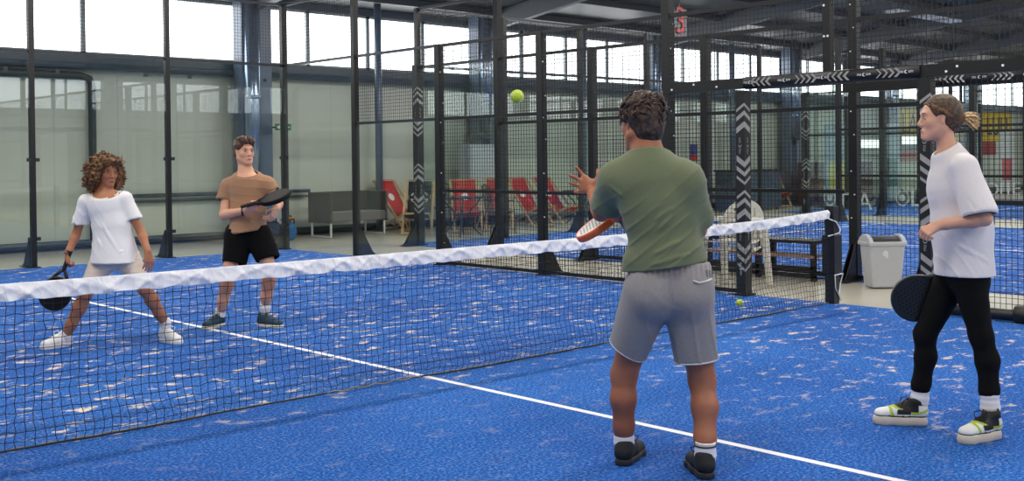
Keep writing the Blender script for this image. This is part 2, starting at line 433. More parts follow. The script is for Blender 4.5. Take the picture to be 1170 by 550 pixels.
# gutters along both glazing bands, wall pipes, base pipe
for s, nm in ((1, 'trim_1'), (-1, 'trim_2')):
    t = MB(); y = s*12.92
    t.bbox((X0, y-.09, 3.12), (X1, y+.08, 3.3)); t.tube([(X0, y-s*.12, 3.09), (X1, y-s*.12, 3.09)], .06, 8)
    struct(t.build(nm, M_gut))
t = MB(); t.tube([(X0, 12.85, 2.93), (2.82, 12.85, 2.93), (2.96, 12.85, 2.88), (3.0, 12.85, 2.76), (3.0, 12.85, .1)], .065, 10)
struct(t.build('trim_3', mat('dark drain pipe', (62, 72, 76), .4), smooth=True))
t = MB(); t.tube([(3.5, 12.86, .86), (7.3, 12.86, .86)], .035, 8); t.tube([(3.5, 12.9, .76), (7.3, 12.9, .76)], .02, 8)
struct(t.build('trim_4', M_gut, smooth=True))
t = MB(); t.bbox((X0, 12.93, 0), (X1, 13, .14)); t.tube([(X0, 12.84, .1), (X1, 12.84, .1)], .055, 8)
struct(t.build('baseboard_far', mat('dark skirting', (52, 60, 62), .4)))
struct(MB().bbox((X0, -13, 0), (X1, -12.94, .14)).build('baseboard_near', M_gut))
# steel columns and roof beams
for s in (1, -1):
    for i, x in enumerate(cols):
        c = MB(); y = s*12.62
        c.bbox((x+.02, y-.16, 0), (x+.32, y+.3, roofz(12.6)))
        c.bbox((x-.30, y-.16, 0), (x-.26, y+.16, roofz(12.6))); c.bbox((x-.28, y-.02, 0), (x+.05, y+.02, roofz(12.6)))
        cc = struct(c.build('steel_column', M_col), 'blue grey steel hall column'); 
        if s > 0:
            d = MB(); d.tube([(x-.12, y-.2, 1.9 if i != 2 else 0), (x-.12, y-.2, roofz(12.6))], .15, 20); d.tube([(x-.12, y-.2, 2.6), (x-.12, y-.2, 2.66)], .165, 20)
            q = d.build('air_duct', M_colsh, smooth=True); q.parent = cc
for i, x in enumerate(cols):
    b = MB()
    for s in (-1, 1):
        b.bar((x, s*12.6, roofz(12.6)-.2), (x, 0, roofz(0)-.22), .16, .36, up=(0, 0, 1))
    struct(b.build('roof_beam', M_beam), 'grey steel roof beam')
b = MB(); 
for y in np.arange(-12, 12.1, 1.5): b.bar((X0, y, roofz(y)-.08), (X1, y, roofz(y)-.08), .07, .14)
struct(b.build('roof_purlin', mat('dark purlin', (70, 72, 74), .5)), 'dark purlins under the roof sheet')
# slim galvanised downpipe columns on the far wall
for x in (8.8, 14.9, 20.9, 26.9):
    t = MB(); t.tube([(x, 12.6, 0), (x, 12.6, roofz(12.6))], .075, 12); t.bbox((x-.1, 12.5, 0), (x+.1, 12.7, .03))
    struct(t.build('steel_column', M_col, smooth=True), 'slim grey steel post by the far wall')

# ------------------------------------------------------------------ lights
def added_lamp(i, x, y, L):  # unseen luminaire added under the roof to light the hall
    z = roofz(y)-.42
    t = thing('added_ceiling_lamp', 'long narrow luminaire added under the roof, out of the frame, to light the courts', 'lamp', (x, y, z), 0, 'added linear luminaires under the roof')
    MB().box((0, 0, .05), (L, .34, .06)).build('added_housing', M_white, t)
    for q in (-L*.4, L*.4):
        MB().tube([(q, 0, .08), (q, 0, .36)], .008, 6).build('hanger', M_blk, t)
    li = bpy.data.lights.new('added_light', 'AREA'); li.shape = 'RECTANGLE'; li.size = L*.97; li.size_y = .3; li.energy = LAMP_W*L/3; li.color = (1, .95, .88)
    lo = bpy.data.objects.new('added_light', li); C.objects.link(lo); lo.parent = t; lo.location = (0, 0, 0)
    return t
LAMP_W = 140
for x in (-3, 3, 9, 15, 22):
    for y in (-7.5, -2.5, 2.5, 7.5): added_lamp(0, x, y, 3.4)
for x in (30, 38):
    for y in (-5, 5): added_lamp(0, x, y, 3.4)
w = bpy.data.worlds.new('world'); bpy.context.scene.world = w; w.use_nodes = True
sky = w.node_tree.nodes.new('ShaderNodeTexSky'); sky.sky_type = 'HOSEK_WILKIE'
w.node_tree.links.new(sky.outputs[0], w.node_tree.nodes['Background'].inputs[0]); w.node_tree.nodes['Background'].inputs[1].default_value = 1
sc = bpy.context.scene
sc.view_settings.view_transform = 'Standard'; sc.view_settings.look = 'None'; sc.view_settings.gamma = 1; sc.view_settings.exposure = EXPO if 'EXPO' in globals() else 0

# ------------------------------------------------------------------ courts: turf and lines
def turf(a, b): return struct(MB().bbox((a[0], a[1], -.012), (b[0], b[1], 0)).build('blue_turf', M_turf), 'blue artificial turf of a padel court')
turf((-5.06, -10.06), (5.06, 10.02)); turf((6.94, -11), (17.06, 9.4)); turf((20, -10), (30, 10.5))
def line(a, b, w=.05):
    a = V(*a, .001); b = V(*b, .001); d = nrm(b-a); n = V(-d[1], d[0], 0)*w/2
    return struct(mesh_obj('court_line', [a-n, b-n, b+n, a+n], [(0, 1, 2, 3)], M_line), 'white line on the blue turf')
line((0, -7.0), (0, 7.0)); line((-5, 7.0), (-1.8, 7.0)); line((-5, -6.95), (5, -6.95))
line((7, 5.95), (17, 5.95), .06); line((12, -7.95), (12, 5.95), .06); line((7, -7.95), (17, -7.95), .06)
line((20, 6.5), (30, 6.5), .06); line((25, -4), (25, 6.5), .06)
# ------------------------------------------------------------------ fences
def wire_panel(mb, a, b, z0, z1, pitch=.05, w=.0042):
    a = V(*a, 0); b = V(*b, 0); L = np.linalg.norm(b-a); d = (b-a)/L; n = int(round(L/pitch))
    for i in range(1, n): p = a+d*L*i/n; mb.bar((p[0], p[1], z0), (p[0], p[1], z1), w)
    m = int(round((z1-z0)/pitch))
    for j in range(1, m): z = z0+(z1-z0)*j/m; mb.bar((a[0], a[1], z), (b[0], b[1], z), w, w)
def wordmark(mb, o, ax, ay, s):      # the maker's small mark: letters either side of a crescent
    o = V(*o); ax = V(*ax); ay = V(*ay)
    def bar(x0, y0, x1, y1, w=.16):
        p = V(x0, y0); q = V(x1, y1); t = nrm(q-p); n = V(-t[1], t[0])*w/2
        c = [p-n, q-n, q+n, p+n]; mb.add([o+ax*s*x+ay*s*y for x, y in c], [(0, 1, 2, 3)])
    for x in (-3.2, -2.7, -2.2): bar(x, -.4, x, .4)
    bar(-3.2, .35, -2.2, .35); bar(-1.8, -.4, -1.8, .4); bar(-1.3, -.4, -1.3, .4); bar(-1.8, -.35, -1.3, -.35); bar(-1.8, .35, -1.3, .35)
    n = 10; pts = []
    for i in range(n+1):
        a = math.radians(60+240*i/n); pts.append((.0+.75*math.cos(a), .75*math.sin(a)))
    inn = [(.22+.55*math.cos(math.radians(60+240*i/n)), .55*math.sin(math.radians(60+240*i/n))) for i in range(n+1)]
    vs = [o+ax*s*x+ay*s*y for x, y in pts+inn]
    mb.add(vs, [(i, i+1, n+2+i, n+1+i) for i in range(n)])
    bar(1.1, -.4, 1.1, .4); bar(1.6, -.4, 1.6, .4); bar(1.1, -.35, 1.6, -.35); bar(1.1, .35, 1.6, .35)
    for x in (2.0, 2.5, 3.0): bar(x, -.4, x, .4)
    bar(2.0, .35, 3.0, .35)
def chevrons(mb, o, ax, ay, w, x0, x1, n, sgn):      # arrow stripes along ax; w = height across
    o = V(*o); ax = V(*ax); ay = V(*ay); L = (x1-x0)/n
    for i in range(n):
        t = L*.5*(.55+.45*(i/(n-1) if n > 1 else 1)) ; x = x0+L*i; k = w*.5
        P = [(x, -w/2), (x+t, -w/2), (x+t+sgn*k, 0), (x+t, w/2), (x, w/2), (x+sgn*k, 0)]
        mb.add([o+ax*p+ay*q for p, q in P], [(0, 1, 2, 5), (5, 2, 3, 4)])
def corner_chevrons(mb, x, y, w, zs, sx, sy, up):      # arrow stripes wrapped round the post corner (sx, sy)
    e = .0015; cx, cy = x+sx*(w/2+e), y+sy*(w/2+e)
    for z, h in zs:
        k = w*.62*up
        for d in ((-sx, 0), (0, -sy)):
            q = [V(cx, cy, z), V(cx+d[0]*w*.9, cy+d[1]*w*.9, z-k), V(cx+d[0]*w*.9, cy+d[1]*w*.9, z-k-h), V(cx, cy, z-h)]
            mb.add(q, [(0, 1, 2, 3)])
def padded_post(t, x, y, z1, face, w=.11):           # the print wraps the corner that points at the court
    p = MB(); p.bbox((x-w/2, y-w/2, 0), (x+w/2, y+w/2, z1)); p.box((x, y, .01), (w+.08, w+.05, .02))
    post = p.build('post', M_pad, t)
    for zc in (z1*.31, z1*.735):
        for up, zz in ((1, [(zc+.44, .03), (zc+.36, .045), (zc+.25, .06)]), (-1, [(zc-.17, .06), (zc-.28, .045), (zc-.38, .03)])):
            c = MB(); corner_chevrons(c, x, y, w, zz, -1, -1, up); c.build('chevron_print', M_chev, post)
        c = MB(); corner_chevrons(c, x, y, w*.7, [(zc+.1, .09), (zc-.03, .05)], -1, -1, 1) if False else None
        m = MB(); wordmark(m, V(x-w/2-.002, y, zc), (0, 0, 1), (0, 1, 0), .026); wordmark(m, V(x, y-w/2-.002, zc), (0, 0, 1), (-1, 0, 0), .026); m.build('maker_mark', M_chev, post)
    m = MB(); wordmark(m, V(x-w/2-.002, y, .28), (0, 0, 1), (0, 1, 0), .02); m.build('maker_mark', M_white, post)
    return post
def gusset(mb, x, y, n, L=.32, H=.42):               # triangular foot on the outer side n
    n = V(*n, 0); side = V(-n[1], n[0], 0)
    mb.prism([(0, 0), (L, 0), (L*.75, .05), (.03, H), (0, H)], side*.012, V(x, y, 0)+n*.04-side*.03, n, (0, 0, 1))
    mb.prism([(0, 0), (L, 0), (L*.75, .05), (.03, H), (0, H)], side*.012, V(x, y, 0)+n*.04+side*.03, n, (0, 0, 1))
    mb.bbox((x-.07, y-.07, 0), (x+.07, y+.07, .012)); c = V(x, y, .006)+n*.2; mb.box(c, (.34 if n[0] else .14, .34 if n[1] else .14, .012))
def post(t, x, y, z1, n=None, w=.085, bolts=None):
    p = MB(); p.bbox((x-w/2, y-w/2, 0), (x+w/2, y+w/2, z1))
    if n is not None: gusset(p, x, y, n)
    o = p.build('post', M_blk, t)
    if bolts is not None:
        b = MB(); f = V(*bolts)
        s_ = np.cross(V(0, 0, 1), f)
        z = .3; i = 0
        while z < z1:
            b = MB(); b.tube([V(x, y, z)+f*w/2+s_*.02*(-1)**i, V(x, y, z)+f*(w/2+.006)+s_*.02*(-1)**i], .009, 6); b.build('bolt', M_bolt, o); z += .27 if i % 3 else .42; i += 1
    return o
def rails(t, a, b, zs, w=.045, name='rail', m=None):
    for z in zs: MB().bar((*a, z), (*b, z), w, w).build(name, m or M_blk, t)
def glass(t, a, b, z0, z1, m=None, th=.012):
    MB().bar((*a, (z0+z1)/2), (*b, (z0+z1)/2), th, z1-z0, up=(0, 0, 1)).build('glass_panel', m or M_glass, t)
def wires(t, a, b, z0, z1, pitch=.05, w=.0042):
    m = MB(); wire_panel(m, a, b, z0, z1, pitch, w); return m.build('wire_mesh', M_wire, t)

# our court, back wall
t = thing('court_back_wall', 'clear glass back wall of the near court, wire mesh above, behind the two far players', 'fence')
for i, x in enumerate((-5, -3, -1, 1, 3)):
    post(t, x, 10.02, 4.0, (0, 1), .07); a = (x+.04, 10.0); b = (x+1.96, 10.0)
    glass(t, a, b, .02, 2.99); wires(t, (x, 10.02), (x+2, 10.02), 3.03, 4.0)
post(t, 5.02, 10.02, 4.0, (0, 1), .09)
rails(t, (-5, 10.03), (5, 10.03), (3.01, 4.0), .04, m=M_rail)
c = MB()
for x in (-5, -3, -1, 1, 3):
    for q in (.35, 1.65):
        for z in (.4, 1.5, 2.75): c.box((x+q if z > 2 else x+(.06 if q < 1 else 1.94), 9.985, z), (.05, .03, .05))
c.build('glass_clamp', M_rail, t)
# our court, right side wall
t = thing('court_side_fence', 'tall black wire mesh side fence of the near court, right of the net', 'fence')
for y, z, w in ((8, 4.0, .085), (6, 3.02, .095), (4, 3.02, .095), (2, 4.0, .105)): post(t, 5.02, y, z, (1, 0), w, bolts=(0, -1, 0) if y < 7 else None)
glass(t, (5, 9.96), (5, 8.04), .02, 2.99); glass(t, (5, 7.96), (5, 6.04), .02, 1.98)
wires(t, (5.02, 10), (5.02, 8), 3.03, 4); wires(t, (5.02, 8), (5.02, 6), 2.02, 3.0)
rails(t, (5.03, 10), (5.03, 8), (3.01, 4.0), .04, m=M_rail); rails(t, (5.03, 8), (5.03, 6), (2.0, 3.01), .04, m=M_rail)
for a, b in ((6, 4), (4, 2)): wires(t, (5, a), (5, b), .05, 3.0)
rails(t, (5, 6), (5, 2), (.04, 1.02, 2.0, 3.0), .04)
wires(t, (5, 2), (5, 1), .05, 2.15); rails(t, (5, 2), (5, 1), (.04, 1.02), .04)
padded_post(t, 5.0, 1.0, 2.12, (0, -1, 0)); padded_post(t, 5.0, -1.0, 2.12, (0, -1, 0))
hd = MB().bar((5, 2, 2.2), (5, -2, 2.2), .08, .11).build('header_beam', M_blk, t)
pad = MB().tube([(4.99, .95, 2.2), (4.99, -.95, 2.2)], .066, 14).build('header_pad', M_pad, hd, smooth=True)
c = MB(); w = MB()
# the print wraps the side of the pad that faces the court
for yc in (.45, -.42):
    o = V(4.922, yc, 2.2); c.cur = 0
    chevrons(c, o, (0, -1, 0), (0, 0, 1), .085, -.36, -.12, 4, -1); c.build('chevron_print', M_chev, pad); c = MB(); chevrons(c, o, (0, -1, 0), (0, 0, 1), .085, .12, .36, 4, 1); c.build('chevron_print', M_chev, pad); c = MB()
    wordmark(w, o, (0, -1, 0), (0, 0, 1), .022)
for yc in (.86, .02, -.84): wordmark(w, V(4.922, yc, 2.2), (0, -1, 0), (0, 0, 1), .022)
w.build('maker_mark', M_white, pad)
wires(t, (5, 2), (5, -2), 2.26, 3.0); rails(t, (5, 2), (5, -2), (3.0,), .045)
post_ = MB().bbox((4.96, -.04, 2.25), (5.04, .04, 3.6)).build('post', M_blk, t)
b = MB()
for i, (y, z) in enumerate(((1.9, 2.18), (1.6, 2.22), (1.3, 2.18), (-1.2, 2.18), (-1.3, 2.22), (-1.7, 2.2), (0.02, 2.6), (-.02, 2.6), (.02, 2.9))): MB().tube([(4.962, y, z), (4.952, y, z)], .012, 6).build('bolt', M_bolt, t)
for a, b in ((-1, -2), (-2, -4), (-4, -6)): wires(t, (5, a), (5, b), .05, 2.15 if a > -2 else 3.0)
rails(t, (5, -1), (5, -6), (.04, 1.02), .04); rails(t, (5, -2), (5, -6), (2.0, 3.0), .04)
for y, z in ((-2, 4.0), (-4, 3.02), (-6, 3.02)): post(t, 5.02, y, z, (1, 0), .095)
q = MB(); q.tube([(4.97, -1.05, .06), (4.97, -1.95, .06), (4.97, -3.9, .06)], .05, 12); q.tube([(4.96, -1.8, .075), (4.96, -1.98, .075)], .075, 12)
q.build('base_pad', M_pad, t, smooth=True)

M_chev2 = mat('pale grey chevron print', (196, 196, 196), .5, vary=.2, scale=18)
# neighbouring court B : x 7..17, y 9..-11
t = thing('court_side_fence', 'nearer side fence of the neighbouring court, just beyond the grey walkway', 'fence')
padded_post(t, 7.0, 9.0, 3.05, (-.6, -.8, 0), .13)
MB().bbox((6.96, 8.96, 3), (7.04, 9.04, 4.0)).build('post', M_blk, t)
gm = MB(); gusset(gm, 7.0, 9.0, (-1, 0), .35, .4); gm.build('foot_bracket', M_blk, t)
for y, z, w in ((7, 4.0, .1), (5, 3.02, .1), (3, 3.02, .1), (.88, 4.0, .1), (0, 2.25, .09), (-2, 2.25, .09), (-3, 4, .09)): post(t, 7.02, y, z, (-1, 0), w, bolts=(-1, 0, 0) if y == .88 else None)
glass(t, (7, 8.95), (7, 7.05), .02, 2.98); wires(t, (7.02, 9), (7.02, 7), 3.03, 4)
rails(t, (7.03, 9), (7.03, 7), (3.01, 4.0), .045, m=M_rail)
glass(t, (7, 6.95), (7, 5.05), .02, 1.98); wires(t, (7.02, 7), (7.02, 5), 2.02, 3.0)
rails(t, (7.03, 7), (7.03, 5), (2.0, 3.01), .045)
for a, b in ((5, 3), (3, 1)): wires(t, (7, a), (7, b), .05, 3.0)
rails(t, (7, 5), (7, 1), (.04, 1.02, 2.0, 3.0), .045)
hd = MB().bar((7, 1, 2.22), (7, -3, 2.22), .08, .1).build('header_beam', M_blk, t)
wires(t, (7, 1), (7, -3), 2.28, 3.0); wires(t, (7, 1), (7, 0), .05, 2.15); rails(t, (7, 1), (7, -3), (3.0,), .045); rails(t, (7, 1), (7, 0), (.04, 2.0), .045)
pad = MB().tube([(6.99, -.12, 2.25), (6.99, -1.9, 2.25)], .07, 14).build('header_pad', M_pad, hd, smooth=True)
c = MB(); w = MB()
for yc in (-.62, -1.45):
    o = V(6.918, yc, 2.25)
    chevrons(c, o, (0, -1, 0), (0, 0, 1), .09, -.34, -.12, 4, -1); c.build('chevron_print', M_chev2, pad); c = MB(); chevrons(c, o, (0, -1, 0), (0, 0, 1), .09, .12, .34, 4, 1); c.build('chevron_print', M_chev2, pad); c = MB(); wordmark(w, o, (0, -1, 0), (0, 0, 1), .024)
wordmark(w, V(6.918, -.2, 2.25), (0, -1, 0), (0, 0, 1), .02)
w.build('maker_mark', M_white, pad)
t = thing('court_back_wall', 'glass back wall of the neighbouring court with slim black posts, in front of the deck chairs', 'fence')
for x in (9, 11, 13, 15, 17): post(t, x, 9.02, 4.0, (0, 1), .085)
for x in (7, 9, 11, 13, 15): glass(t, (x+.05, 9), (x+1.95, 9), .02, 2.99, M_glassC); 
rails(t, (7, 9.03), (17, 9.03), (3.03, 4.0), .045, m=M_rail)
for x in (7, 9, 11, 13, 15): wires(t, (x, 9.02), (x+2, 9.02), 3.05, 4.0, .1, .005)
t = thing('court_side_fence', 'farther side fence of the neighbouring court, seen through two layers of mesh', 'fence')
for y, z in ((7, 4.0), (5, 3.02), (3, 3.02), (1, 3.02)): post(t, 17.02, y, z, (1, 0), .1)
glass(t, (17, 8.95), (17, 7.05), .02, 2.98, M_glassC); glass(t, (17, 6.95), (17, 5.05), .02, 1.98, M_glassC)
rails(t, (17.02, 9), (17.02, 7), (3.01,), .05); rails(t, (17.02, 7), (17.02, 1), (1.0, 2.0, 3.01), .05)
for a, b in ((5, 3), (3, 1)): wires(t, (17, a), (17, b), .05, 3.0, .1, .005)
# third court C : x 20.., y 9.7
t = thing('court_side_fence', 'side wall of the farthest court, glass with big white letters', 'fence')
padded_post(t, 20.0, 9.7, 3.05, (-.6, -.8, 0), .15)
for y, z in ((7.6, 4.0), (5.4, 3.02), (3.4, 3.02), (1.4, 3.02)): post(t, 20.02, y, z, (-1, 0), .12)
for a, b in ((9.65, 7.65), (7.55, 5.45), (5.35, 3.45)): glass(t, (20, a), (20, b), .02, 2.98, M_glassC)
rails(t, (20.02, 9.7), (20.02, 1.4), (3.01, 1.95), .05)
def emblem(mb, o, ay, az, s):
    o = V(*o); ay = V(*ay); az = V(*az); n = 12
    for r0, r1 in ((.5, .42), (.2, .0)):
        vs = [o+ay*s*r*math.cos(6.283*i/n)+az*s*1.2*r*math.sin(6.283*i/n) for r in (r0, r1) for i in range(n)]
        mb.add(vs, [(i, (i+1) % n, n+(i+1) % n, n+i) for i in range(n)])
    for q in (-.4, 0, .4): mb.add([o+az*s*.5+ay*s*(q-.12), o+az*s*.5+ay*s*(q+.12), o+az*s*.85+ay*s*q], [(0, 1, 2)])
e = MB()
def cz(u, v): return ((lambda r: CAM + r*((19.97-CAM[0])/r[0]))(FWD + RGT*((u-585)/F_PX) - UPV*((v-CY)/F_PX)))
for u, v, s in ((948, 226, .34), (1031, 226, .34)):
    emblem(e, cz(u, v), (0, -1, 0), (0, 0, 1), s)
M_letter = mat('frosted white lettering', (186, 194, 196), .6)
e.build('lion_emblem', M_letter, t)
for u, v, ch, s in ((963, 231, 'T', .6), (988, 231, 'A', .6), (1046, 227, 'L', .6), (1058, 227, 'T', .6), (1133, 217, 'O', .42), (1144, 216, 'l', .42), (1152, 216, 'I', .42), (1161, 216, 'E', .42)):
    text_mesh('wall_letter', ch, s, M_letter, t, cz(u, v), (0, -1, 0), (0, 0, 1))
t2 = thing('court_back_wall', 'back posts of the farthest court', 'fence')
for x in (22, 24, 26, 28, 30): post(t2, x, 9.7, 4.0, (0, 1), .1)
rails(t2, (20, 9.7), (30, 9.7), (3.03, 4.0), .05)
for x in (20, 22, 24, 26, 28): glass(t2, (x+.05, 9.7), (x+1.95, 9.7), .02, 2.99, M_glassC)

# ------------------------------------------------------------------ the net
def ztop(x): return .842 + .075*(abs(x)/5)**4
net = thing('padel_net', 'black court net with crumpled white top band stretched across the court', 'net')
nx = int(9.9/.047); nz = 18
xs = np.linspace(-4.95, 4.95, nx); P = np.zeros((nx, nz, 3))
jit = RNG.randn(nx, nz, 3)*.0035
for i, x in enumerate(xs):
    zt = ztop(x)-.07
    for j in range(nz):
        f = j/(nz-1); z = zt*(1-f)+.012*f
        sag = -.06*math.exp(-((f-.93)/.16)**2)*(.6+.5*math.sin(x*2.1)+.3*math.sin(x*5.3)) + .01*math.sin(x*3+f*3)
        P[i, j] = (x+.010*math.sin(x*1.7+3*f)*f+.006*math.sin(11*x+f*9)*f, sag if f < .99 else sag*.7, z)
P += jit; P[:, -1, 2] = .014
def strands(paths, r):
    vs = []; fs = []
    for pth in paths:
        k = len(pth); n0 = len(vs)*0 + sum(len(a) for a in vs)
        t = np.gradient(pth, axis=0); t /= np.linalg.norm(t, axis=1)[:, None]
        a = np.cross(t, (0, 1, 0)); a /= np.linalg.norm(a, axis=1)[:, None]; b = np.cross(t, a)
        ring = np.stack([pth+a*r, pth+b*r, pth-a*r, pth-b*r], 1).reshape(-1, 3); vs.append(ring)
        i = np.arange(k-1)[:, None]*4; j = np.arange(4)[None]
        q = np.stack([i+j, i+(j+1) % 4, i+4+(j+1) % 4, i+4+j], -1).reshape(-1, 4)+n0; fs.append(q)
    return np.concatenate(vs), np.concatenate(fs)
v, q = strands([P[i] for i in range(nx)] + [P[:, j] for j in range(nz)], .0019)
mesh_obj('netting', v, q, mat('black net twine', (12, 13, 16), .7, vary=.2), net)
rope = MB().tube(P[:, -1][::3].tolist(), .006, 6).build('bottom_rope', M_blk, net)
MB().tube([V(x, -.012, .016+.004*math.sin(40*x)) for x in np.linspace(-4.95, 4.95, 400)], .0035, 5).build('lacing_cord', mat('pale twine', (150, 146, 132), .8), net)
# top band: a cloth ribbon folded over the cable, crumpled
n1 = 1500; n2 = 18; vs = []
CR = [(7.3, 1.9, .4, .012), (11.9, -2.6, 1.7, .011), (19.7, 3.1, 2.9, .007), (31.1, -2.2, 4.1, .005)]
for i in range(n1):
    x = -4.97+9.94*i/(n1-1); zt = ztop(x)
    for j in range(n2):
        a = j/(n2-1); s_ = a*2-1                     # -1 front hem, 0 top, +1 back hem
        yy = .011*math.sin(s_*1.55)*(1+.6*abs(s_)); z = zt-.086*abs(s_)**1.35
        am = abs(s_); sd = 1 if s_ < 0 else 2.3
        cr = 0
        for (fx, sk, ph, A) in CR: cr += A*(1-abs(math.sin(fx*x+sk*s_+ph*sd+1.3*math.sin(fx*.31*x+ph))))**2
        yy += math.copysign(1, s_)*cr*min(1, am*2.2); z += .0035*math.sin(17*x+2*math.sin(7*x))*am + .002*math.sin(41*x)*am
        vs.append((x, yy, z))
fs = [(i*n2+j, i*n2+j+1, (i+1)*n2+j+1, (i+1)*n2+j) for i in range(n1-1) for j in range(n2-1)]
M_band = mat('white vinyl net band', (228, 230, 240), .42, vary=.05, scale=12)
_n = M_band.node_tree.nodes; _l = M_band.node_tree.links; _tc = [x for x in _n if x.type == 'TEX_COORD'][0]
_mp = _n.new('ShaderNodeMapping'); _mp.inputs['Scale'].default_value = (1, .6, .55); _mp.inputs['Rotation'].default_value = (0, .5, 0); _l.new(_tc.outputs['Object'], _mp.inputs[0])
_dn = _n.new('ShaderNodeTexNoise'); _dn.inputs['Scale'].default_value = 5; _dn.inputs['Detail'].default_value = 2; _l.new(_mp.outputs[0], _dn.inputs['Vector'])
_ma = _n.new('ShaderNodeVectorMath'); _ma.operation = 'MULTIPLY_ADD'; _ma.inputs[1].default_value = (.16, .16, .16); _l.new(_dn.outputs['Color'], _ma.inputs[0]); _l.new(_mp.outputs[0], _ma.inputs[2])
_w = _n.new('ShaderNodeTexVoronoi'); _w.feature = 'F1'; _w.inputs['Scale'].default_value = 17; _l.new(_ma.outputs[0], _w.inputs['Vector'])
_b = _n.new('ShaderNodeBump'); _b.inputs['Strength'].default_value = 1; _b.inputs['Distance'].default_value = .016; _l.new(_w.outputs['Distance'], _b.inputs['Height']); _l.new(_b.outputs[0], _n['Principled BSDF'].inputs['Normal'])
bo = mesh_obj('top_band', vs, fs, M_band, net, True); md = bo.modifiers.new('cloth thickness', 'SOLIDIFY'); md.thickness = .002
bo.modifiers.new('soft', 'SUBSURF').levels = 0
MB().tube([(x, 0, ztop(x)-.012) for x in np.linspace(-5, 5.02, 60)], .004, 6).build('steel_cable', M_rail, net)
M_cord = mat('white cord', (235, 236, 240), .8)
for X in (5.04, -5.04):
    t = thing('net_post', 'black square steel net post with white tie cord' if X > 0 else 'black net post at the left end of the net, out of view', 'net post', (X, 0, 0))
    m = MB(); m.bbox((-.05, -.05, 0), (.05, .05, .95)); m.build('post', M_blk, t, bevel=.004)
    m = MB(); m.bbox((-.07, -.07, .3), (.07, .07, .67)); m.build('winch_box', M_blk, t, bevel=.006)
    s = -1 if X > 0 else 1; c = MB()
    c.tube([(s*.12, 0, .845), (s*.02, -.06, .8), (.05, -.066, .72), (s*-.02, -.07, .69), (s*.1, -.02, .66)], .006, 6)
    c.build('tie_cord', M_cord, t, smooth=True); c = MB()
    c.tube([(-.058, -.058, .66), (.058, -.058, .665), (.058, .058, .66), (-.058, .058, .66), (-.058, -.058, .66)], .005, 6)
    c.build('tie_cord', M_cord, t, smooth=True); c = MB()
    c.tube([(-.075, -.074, .285), (.075, -.074, .29), (.06, -.055, .2), (.03, -.055, .1), (.055, -.058, .02)], .006, 6)
    c.build('tie_cord', M_cord, t, smooth=True); c = MB()
    c.tube([(-.07, -.074, .285), (-.03, -.056, .15), (.055, -.06, .04)], .004, 6)
    c.build('tie_cord', M_cord, t, smooth=True)

# ------------------------------------------------------------------ furniture between and behind the courts
def lookz(a): return a
M_fab = mat('charcoal grey upholstery', (60, 56, 55), .95, vary=.15, scale=60, bump=.4, bscale=400, sheen=.3)
M_fab2 = mat('mid grey upholstery', (98, 94, 92), .95, vary=.15, scale=60, bump=.4, bscale=400, sheen=.3)
M_chrome = mat('white metal sled frame', (222, 224, 224), .3, vary=.03)
t = thing('sofa', 'dark grey boxy two-seat sofa on white sled legs behind the side glass', 'sofa', (7.62, 12.0, 0), math.radians(4))
w, dp, z0, z1 = 1.42, .68, .27, .85
MB().bbox((-w/2, -dp/2, z0), (-w/2+.07, dp/2, z1)).build('armrest', M_fab, t, bevel=.02)
MB().bbox((w/2-.07, -dp/2, z0), (w/2, dp/2, z1)).build('armrest', M_fab, t, bevel=.02)
MB().bbox((-w/2+.07, dp/2-.14, z0), (w/2-.07, dp/2, z1)).build('backrest', M_fab, t, bevel=.02)
for s in (-1, 1): MB().bbox((s*.33-.32, -dp/2+.01, z0+.02), (s*.33+.32, dp/2-.14, z0+.2)).build('seat_cushion', M_fab2, t, bevel=.025)
for s in (-1, 1):
    x = s*(w/2-.06); m = MB(); y0, y1 = -dp/2+.05, dp/2-.05
    m.bar((x, y0, 0), (x, y0, z0), .03); m.bar((x, y1, 0), (x, y1, z0), .03); m.bar((x, y0, .015), (x, y1, .015), .03); m.build('sled_leg', M_chrome, t)
# bags beside the sofa
M_bags = [mat('black nylon', (34, 36, 40), .7, bump=.3, bscale=40), mat('blue bag cloth', (40, 104, 160), .7, bump=.3, bscale=40), mat('orange cloth', (222, 122, 40), .7), mat('green cloth', (92, 160, 70), .7)]
def bag(name, label, c, r, mt, cat='bag', hz=None):
    f = Field(V(*c)-.5, V(*c)+.5, .02); c = V(*c)
    f.ell(c, r, k=0); f.ell(c-V(0, 0, r[2]*.4), (r[0]*1.02, r[1]*1.02, r[2]*.6), k=.05)
    f.disp(lambda P: .02*wob(P, 18, int(c[0]*99) % 97)); f.clip((0, 0, .002), (0, 0, -1)) if c[2]-r[2] < .03 else None
    t = thing(name, label, cat, (c[0], c[1], max(0, c[2]-r[2])))
    sdf_obj('bag_body', f, mt, t)
    m = MB(); m.tube([c+V(-r[0]*.5, -r[1]*.6, r[2]*.7), c+V(-r[0]*.3, -r[1]*.8, r[2]*1.15), c+V(r[0]*.3, -r[1]*.8, r[2]*1.15), c+V(r[0]*.5, -r[1]*.6, r[2]*.7)], .014, 6)
    m.build('carry_strap', M_bags[0], t, smooth=True, world=True); return t
bag('sports_bag', 'black nylon sports bag on the floor left of the sofa', (5.72, 11.8, .2), (.26, .2, .2), M_bags[0])
bag('sports_bag', 'dark sports bag nearest the corner post, behind the man in tan shirt', (5.22, 12.0, .19), (.2, .18, .19), M_bags[0])
bag('sports_bag', 'blue sports bag on the floor beside the sofa', (6.16, 11.8, .18), (.13, .16, .18), M_bags[1])
bag('folded_towel', 'orange cloth lying on the black and blue bags', (6.13, 11.8, .39), (.12, .1, .05), M_bags[2], 'towel')
bag('folded_towel', 'green cloth lying on the black sports bag', (5.72, 11.8, .43), (.16, .12, .05), M_bags[3], 'towel')

